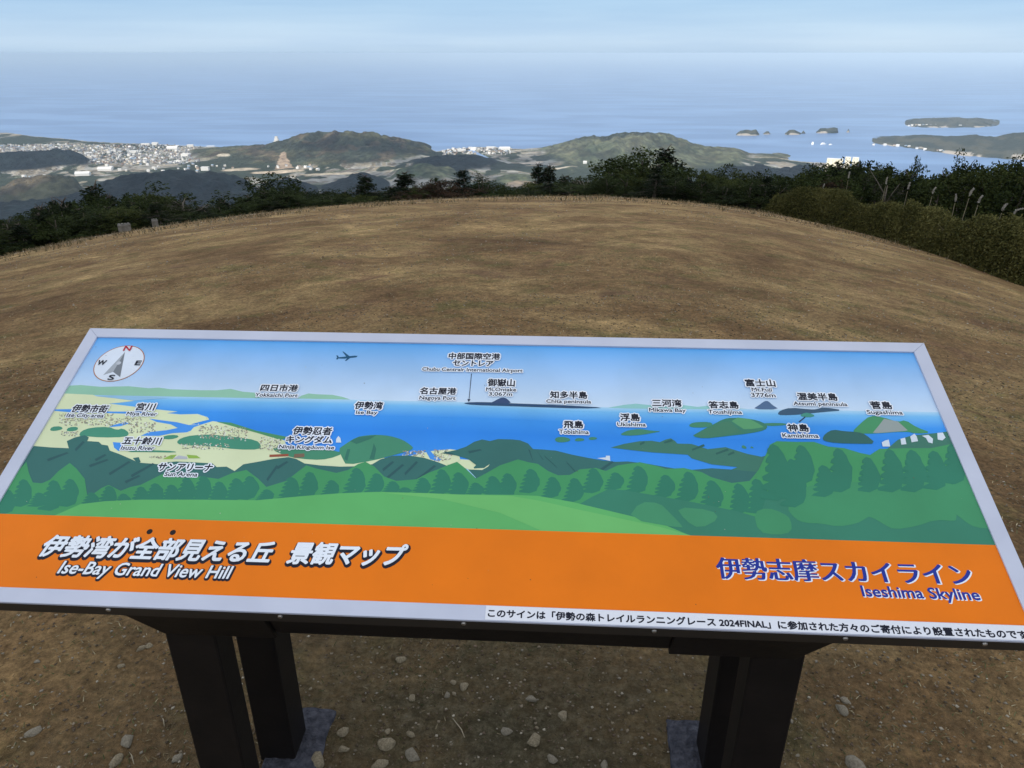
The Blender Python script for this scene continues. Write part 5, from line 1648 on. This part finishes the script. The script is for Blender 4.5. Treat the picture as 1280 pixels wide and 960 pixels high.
# cream hotel on the right shore
CREAMW = mat('hotel_cream', (0.84, 0.78, 0.60), rough=0.8)
GLASS = mat('dark_window', (0.06, 0.07, 0.09), rough=0.15, spec=0.6)
az0, az1 = azel(1034, 203)[0], azel(1074, 203)[0]
r = 3900.0
for (p0, p1, ty, lab) in ((1034, 1054, 198.5, 'broad cream hotel block on the right shore above the trees'), (1057, 1064, 196.5, 'narrow cream tower of the seaside hotel, left of the pair'), (1066, 1074, 197, 'narrow cream tower of the seaside hotel at the right end')):
    aa, ab = azel(p0, ty)[0], azel(p1, ty)[0]
    am = (aa + ab) / 2
    x, y = r * math.sin(am), r * math.cos(am)
    zt = EYE[2] + r * azel((p0 + p1) / 2, ty)[1]
    zb = float(land_z(x, y)[0][0]) - 3
    zb = max(zb, SEA - 2)
    w = (ab - aa) * r
    o = bpy.data.objects.new('hotel', None); COL.objects.link(o); o.location = (x, y, zb); o.rotation_euler = (0, 0, -am)
    h = max(12, zt - zb)
    link('wall', MB().box(-w / 2, w / 2, -12, 12, 0, h).mesh('wall', CREAMW), o)
    link('roof', MB().box(-w / 2 - 0.4, w / 2 + 0.4, -12.4, 12.4, h + 0.003, h + 1.5).mesh('roof', ROOFS[0]), o)
    nw = max(2, int(w / 16)); nf = max(2, int(h / 6))
    for i in range(nw):
        for j in range(min(nf, 6)):
            cx = -w / 2 + (i + 0.5) * w / nw; cz = h - 5 - j * 8.5
            if cz < 3: continue
            link('window', MB().box(cx - 1.6, cx + 1.6, -12.06, -12.003, cz - 1.2, cz + 1.2).mesh('window', GLASS), o)
    tag(o, lab, 'hotel', 'cream hotel buildings on the right shore')

# ships
HULL = mat('ship_white', (0.86, 0.87, 0.88), rough=0.5)
HULLB = mat('ship_keel', (0.10, 0.14, 0.25), rough=0.5)
for px, py, s, rot, lab in ((1015.5, 180.5, 1.25, 1.2, 'largest white ship, leftmost of three on the bay'), (1029, 180.8, 1.05, 0.4, 'middle white ship of three on the bay'), (1038, 181.2, 0.6, 0.2, 'smallest white boat, rightmost of three on the bay'), (957, 166.5, 0.5, 0.3, 'tiny white boat by the leftmost islet')):
    p = on_level(px, py, SEA)
    o = bpy.data.objects.new('ship', None); COL.objects.link(o); o.location = (p[0], p[1], SEA); o.rotation_euler = (0, 0, rot); o.scale = (s, s, s)
    outl = [(-18, -5), (10, -5.5), (18, -3), (23, 0), (18, 3), (10, 5.5), (-18, 5)]
    link('hull', MB().prism([(a, b, -1) for a, b in outl], (0, 0, 5.5)).mesh('hull', HULL), o)
    link('keel_band', MB().prism([(a * 1.004, b * 1.01, -1.2) for a, b in outl], (0, 0, 1.9)).mesh('keel_band', HULLB), o)
    link('cabin', MB().box(-13, 8, -4, 4, 4.502, 9).box(-9, 4, -3.2, 3.2, 9.002, 12).mesh('cabin', HULL), o)
    link('funnel', MB().box(-7, -4, -1.2, 1.2, 12.003, 16).mesh('funnel', HULLB), o)
    tag(o, lab, 'ship', 'white ships on the bay')

# ------------------------------------------------------------------ stones, gravel and dry turf
STONE = mat('field_stone', (0.20, 0.162, 0.105), rough=0.92, spec=0.15, noise=(9, (0.33, 0.275, 0.185), 5), bump=(45, 0.5, 0.01))
STONEG = mat('grey_stone', (0.20, 0.172, 0.125), rough=0.92, spec=0.15, noise=(11, (0.30, 0.262, 0.20), 5), bump=(45, 0.5, 0.01))


def stone_mesh(seed, m):
    rng = np.random.default_rng(seed)
    bm = bmesh.new()
    pts = rng.normal(size=(16, 3)); pts /= np.linalg.norm(pts, axis=1)[:, None]
    pts *= np.array([0.62, 0.44, 0.32]) * rng.uniform(0.85, 1.1, (16, 1))
    for p in pts: bm.verts.new(p)
    res = bmesh.ops.convex_hull(bm, input=bm.verts)
    junk = [g for g in res['geom_interior'] if isinstance(g, bmesh.types.BMVert)]
    bmesh.ops.delete(bm, geom=junk, context='VERTS')
    bmesh.ops.subdivide_edges(bm, edges=bm.edges[:], cuts=2, use_grid_fill=True)
    for _ in range(1): bmesh.ops.smooth_vert(bm, verts=bm.verts, factor=0.45, use_axis_x=True, use_axis_y=True, use_axis_z=True)
    for v in bm.verts:
        k = 1 + 0.10 * (float(fbm(v.co.x * 6 + 3, v.co.y * 6 + v.co.z * 5 + 3, seed, 3)) - 0.5)
        v.co *= k
    bmesh.ops.recalc_face_normals(bm, faces=bm.faces)
    me = bpy.data.meshes.new('stone'); bm.to_mesh(me); bm.free()
    me.polygons.foreach_set('use_smooth', np.ones(len(me.polygons), bool))
    me.materials.append(m)
    return me


STONES = [stone_mesh(800 + i, STONE if i % 3 else STONEG) for i in range(9)]
sr2 = random.Random(21)


def stone(px, py, wpx, label, group=None, var=None, rot=None):
    p = on_ground(px, py)
    dist = np.linalg.norm(p - EYE)
    w = wpx / FPX * dist * 1.0
    o = link('stone', STONES[sr2.randrange(9) if var is None else var], None, (p[0], p[1], gz(p[0], p[1]) + w * 0.04), sr2.uniform(0, 6.28) if rot is None else rot)
    o.scale = (w * 0.82, w * 0.82, w * sr2.uniform(0.7, 1.0))
    o.rotation_euler[0] = sr2.uniform(-0.25, 0.25)
    tag(o, label, 'stone', group)


for px, py, w, lab in ((484, 936, 27, 'largest oblong tan stone on the ground between the posts'), (518, 946, 25, 'broad tan stone just right of the largest oblong one'), (430, 917, 18, 'upright grey stone right of the left footing'), (429, 938, 17, 'squarish tan stone below the upright grey one'),
                       (163, 931, 22, 'rounded pale stone left of the left post'), (43, 918, 18, 'pale stone near the left edge of the ground'), (147, 953, 18, 'tan stone at the bottom edge left of the left post'), (222, 949, 14, 'small pale stone close to the left post'),
                       (664, 878, 15, 'pale round stone right of the middle of the ground'), (667, 927, 22, 'flat oblong stone in the ground right of the middle'), (634, 916, 18, 'brown upright stone left of the flat oblong one'), (579, 863, 16, 'largest of the cluster of stones near the middle'),
                       (558, 869, 12, 'brown stone at the left of the cluster near the middle'), (568, 868, 8, 'smallest pale stone in the cluster near the middle'), (567, 856, 10, 'pale stone topmost in the cluster near the middle'), (501, 827, 15, 'pale round stone just under the board left of the middle'),
                       (516, 876, 13, 'pointed pale stone above the largest oblong one'), (484, 916, 11, 'small pale stone above the largest oblong one'), (514, 921, 15, 'reddish brown stone above the broad tan one'), (703, 897, 18, 'weathered grey lump of stone right of the middle'),
                       (690, 951, 16, 'tan stone near the bottom edge right of the middle'), (1050, 889, 20, 'grey rounded stone right of the right post'), (1056, 877, 13, 'small stone behind the grey rounded one at right'), (1072, 958, 30, 'large grey stone at the bottom edge right of the right post'),
                       (398, 955, 24, 'tan stone against the left footing'), (474, 958, 22, 'tan stone at the bottom edge under the largest one'), (755, 957, 14, 'small brown stone at the bottom edge near the right footing'), (186, 808, 11, 'small pale stone beside the left bracket'), (176, 812, 12, 'grey stone beside the left bracket'),
                       (152, 835, 9, 'pale pebble left of the left post')):
    stone(px, py, w, lab)
for _ in range(240):
    if sr2.random() < 0.75: a, b = sr2.uniform(0, 1280), sr2.uniform(790, 960)
    else: a, b = sr2.uniform(0, 1280), 300 + 110 * sr2.random() ** 0.7
    w = 2.2 + 5.5 * sr2.random() ** 2.2 if b > 700 else sr2.uniform(1.6, 3.5)
    stone(a, b, w, 'small pale pebble scattered on the bare ground under the board' if b > 700 else 'small pale pebble scattered on the turf beyond the board', 'pebbles under the board' if b > 700 else 'pebbles on the turf')

gr = np.random.default_rng(77)
# gravel: thousands of crumbs
ng = 42000
gr_r = np.where(np.arange(ng) < 20000, 0.75 + 5.5 * gr.random(ng) ** 1.5, 3.0 + 27 * gr.random(ng) ** 0.9); gr_a = gr.uniform(-0.85, 0.85, ng)
gx_, gy_ = gr_r * np.sin(gr_a), gr_r * np.cos(gr_a)
gz_ = ground_z(gx_, gy_)
size = gr.uniform(0.0015, 0.0065, ng) * (0.7 + np.minimum(gr_r, 7) * 0.14) * np.where(gr_r > 6.3, 0.8 + gr_r * 0.07, 1.0)
octa = np.array([(1, 0, 0), (0, 1, 0), (-1, 0, 0), (0, -1, 0), (0, 0, 0.55), (0, 0, -0.8)])
keep_ = (gr_r < 6.3) | (fbm(gx_ * 0.5, gy_ * 0.5, 47, 4) > gr.uniform(0.40, 0.60, ng))
gx_, gy_, gz_, gr_r, size = gx_[keep_], gy_[keep_], gz_[keep_], gr_r[keep_], size[keep_]
ng = len(gx_)
of = np.array([(0, 1, 4), (1, 2, 4), (2, 3, 4), (3, 0, 4), (1, 0, 5), (2, 1, 5), (3, 2, 5), (0, 3, 5)])
jit = gr.uniform(0.6, 1.3, (ng, 6, 1))
rot = gr.uniform(0, 6.28, ng); cr, sr_ = np.cos(rot), np.sin(rot)
ov = octa[None] * jit * size[:, None, None]
ox = ov[..., 0] * cr[:, None] - ov[..., 1] * sr_[:, None]; oy = ov[..., 0] * sr_[:, None] + ov[..., 1] * cr[:, None]
V = np.stack([ox + gx_[:, None], oy + gy_[:, None], ov[..., 2] + gz_[:, None] + size[:, None] * 0.25], -1).reshape(-1, 3)
F = (of[None] + (np.arange(ng) * 6)[:, None, None]).reshape(-1, 3)
gsel = gr.choice(4, ng, p=[0.32, 0.26, 0.14, 0.28])
gsel = np.where((gr_r > 6.3) & (gsel == 3), 0, gsel)
gc = np.array([(0.16, 0.13, 0.09), (0.11, 0.08, 0.055), (0.24, 0.21, 0.16), (0.075, 0.057, 0.038)])[gsel] * gr.uniform(0.9, 1.7, (ng, 1)) * np.where(gr_r > 6.3, 1.25, 1.0)[:, None]
GRAVEL = mat('gravel_crumbs', rough=0.95, spec=0.1, attr=True)
tag(link('gravel', mesh_np('gravel', V, F, GRAVEL, np.repeat(gc, 6, axis=0))), 'fine gravel and crumbs of soil on the hilltop', 'gravel', kind='stuff')
# dry turf: short lying blades
nb = 60000
br = 0.7 + 8.5 * gr.random(nb) ** 1.6; ba = gr.uniform(-0.9, 0.9, nb)
bx, by = br * np.sin(ba), br * np.cos(ba)
n2 = 9000
a2 = gr.uniform(-0.75, 0.75, n2); r2 = np.interp(a2, C_AZ, C_R) + gr.uniform(-9, 1.5, n2)
patch = fbm(bx * 2.2, by * 2.2, 33, 4) + 0.25 * fbm(bx * 9, by * 9, 35, 2)
keep = patch > gr.uniform(0.40, 0.72, nb)
bx, by, br = bx[keep], by[keep], br[keep]
n = len(bx)
bz = ground_z(bx, by)
ang = gr.uniform(0, 6.28, n); ln = gr.uniform(0.007, 0.022, n) * (0.8 + br * 0.10); wd = gr.uniform(0.0007, 0.0014, n) * (0.8 + br * 0.22)
tilt = gr.uniform(0.1, 0.9, n)
dx, dy = np.cos(ang), np.sin(ang)
p0 = np.stack([bx - dy * wd, by + dx * wd, bz - 0.001], 1); p1 = np.stack([bx + dy * wd, by - dx * wd, bz - 0.001], 1)
pm = np.stack([bx + dx * ln * 0.6 * np.cos(tilt), by + dy * ln * 0.6 * np.cos(tilt), bz + ln * 0.5 * np.sin(tilt)], 1)
p2 = np.stack([bx + dx * ln * np.cos(tilt) * 1.05, by + dy * ln * np.cos(tilt) * 1.05, bz + ln * 0.7 * np.sin(tilt)], 1)
side = np.stack([-dy * wd * 0.8, dx * wd * 0.8, np.zeros(n)], 1)
V = np.stack([p0, p1, pm - side, p2, pm + side], 1).reshape(-1, 3)
k2 = fbm(a2 * 60, r2 * 0.9, 43, 3) > gr.uniform(0.42, 0.66, n2)
a2, r2 = a2[k2], r2[k2]
n2 = len(a2)
x2, y2 = r2 * np.sin(a2), r2 * np.cos(a2); z2 = ground_z(x2, y2)
h2 = gr.uniform(0.03, 0.11, n2); t2 = gr.uniform(0, 6.28, n2); w2 = gr.uniform(0.006, 0.014, n2)
q0 = np.stack([x2 - w2, y2, z2 - 0.005], 1); q1 = np.stack([x2 + w2, y2, z2 - 0.005], 1)
qm = np.stack([x2 + np.cos(t2) * h2 * 0.25, y2 + np.sin(t2) * h2 * 0.25, z2 + h2 * 0.6], 1)
q2 = np.stack([x2 + np.cos(t2) * h2 * 0.7, y2 + np.sin(t2) * h2 * 0.7, z2 + h2], 1)
sd = np.stack([w2 * 0.7, 0 * w2, 0 * w2], 1)
V = np.concatenate([V, np.stack([q0, q1, qm + sd, q2, qm - sd], 1).reshape(-1, 3)])
F = (np.arange(n + n2) * 5)[:, None] + np.array([0, 1, 2, 3, 4])[None]
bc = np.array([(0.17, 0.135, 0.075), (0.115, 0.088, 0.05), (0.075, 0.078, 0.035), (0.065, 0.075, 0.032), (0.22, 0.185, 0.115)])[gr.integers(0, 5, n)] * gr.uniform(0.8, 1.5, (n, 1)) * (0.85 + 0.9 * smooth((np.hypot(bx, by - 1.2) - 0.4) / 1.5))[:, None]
bc = np.concatenate([bc, np.array([(0.19, 0.15, 0.085), (0.13, 0.105, 0.055), (0.25, 0.20, 0.12)])[gr.integers(0, 3, n2)]])
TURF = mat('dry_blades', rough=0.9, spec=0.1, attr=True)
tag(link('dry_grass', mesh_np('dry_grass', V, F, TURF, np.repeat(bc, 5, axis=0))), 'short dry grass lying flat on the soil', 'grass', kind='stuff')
# a few bleached straws
STRAW = mat('bleached_straw', (0.34, 0.29, 0.20), rough=0.9)
for a, b, c_, d_, lab in ((566, 900, 584, 932, 'thin bleached straw lying on the ground right of the stones'), (160, 940, 168, 957, 'short bleached straw beside the rounded pale stone'), (201, 897, 206, 910, 'short bleached straw left of the left post')):
    p, q = on_ground(a, b), on_ground(c_, d_)
    m_ = (p + q) / 2
    tag(link('straw', MB().tube([p - m_ + (0, 0, 0.006), (0.004, 0, 0.012), q - m_ + (0, 0, 0.006)], [0.0013, 0.0015, 0.0009], 5).mesh('straw', STRAW, smooth_shade=True), None, m_), lab, 'straw')
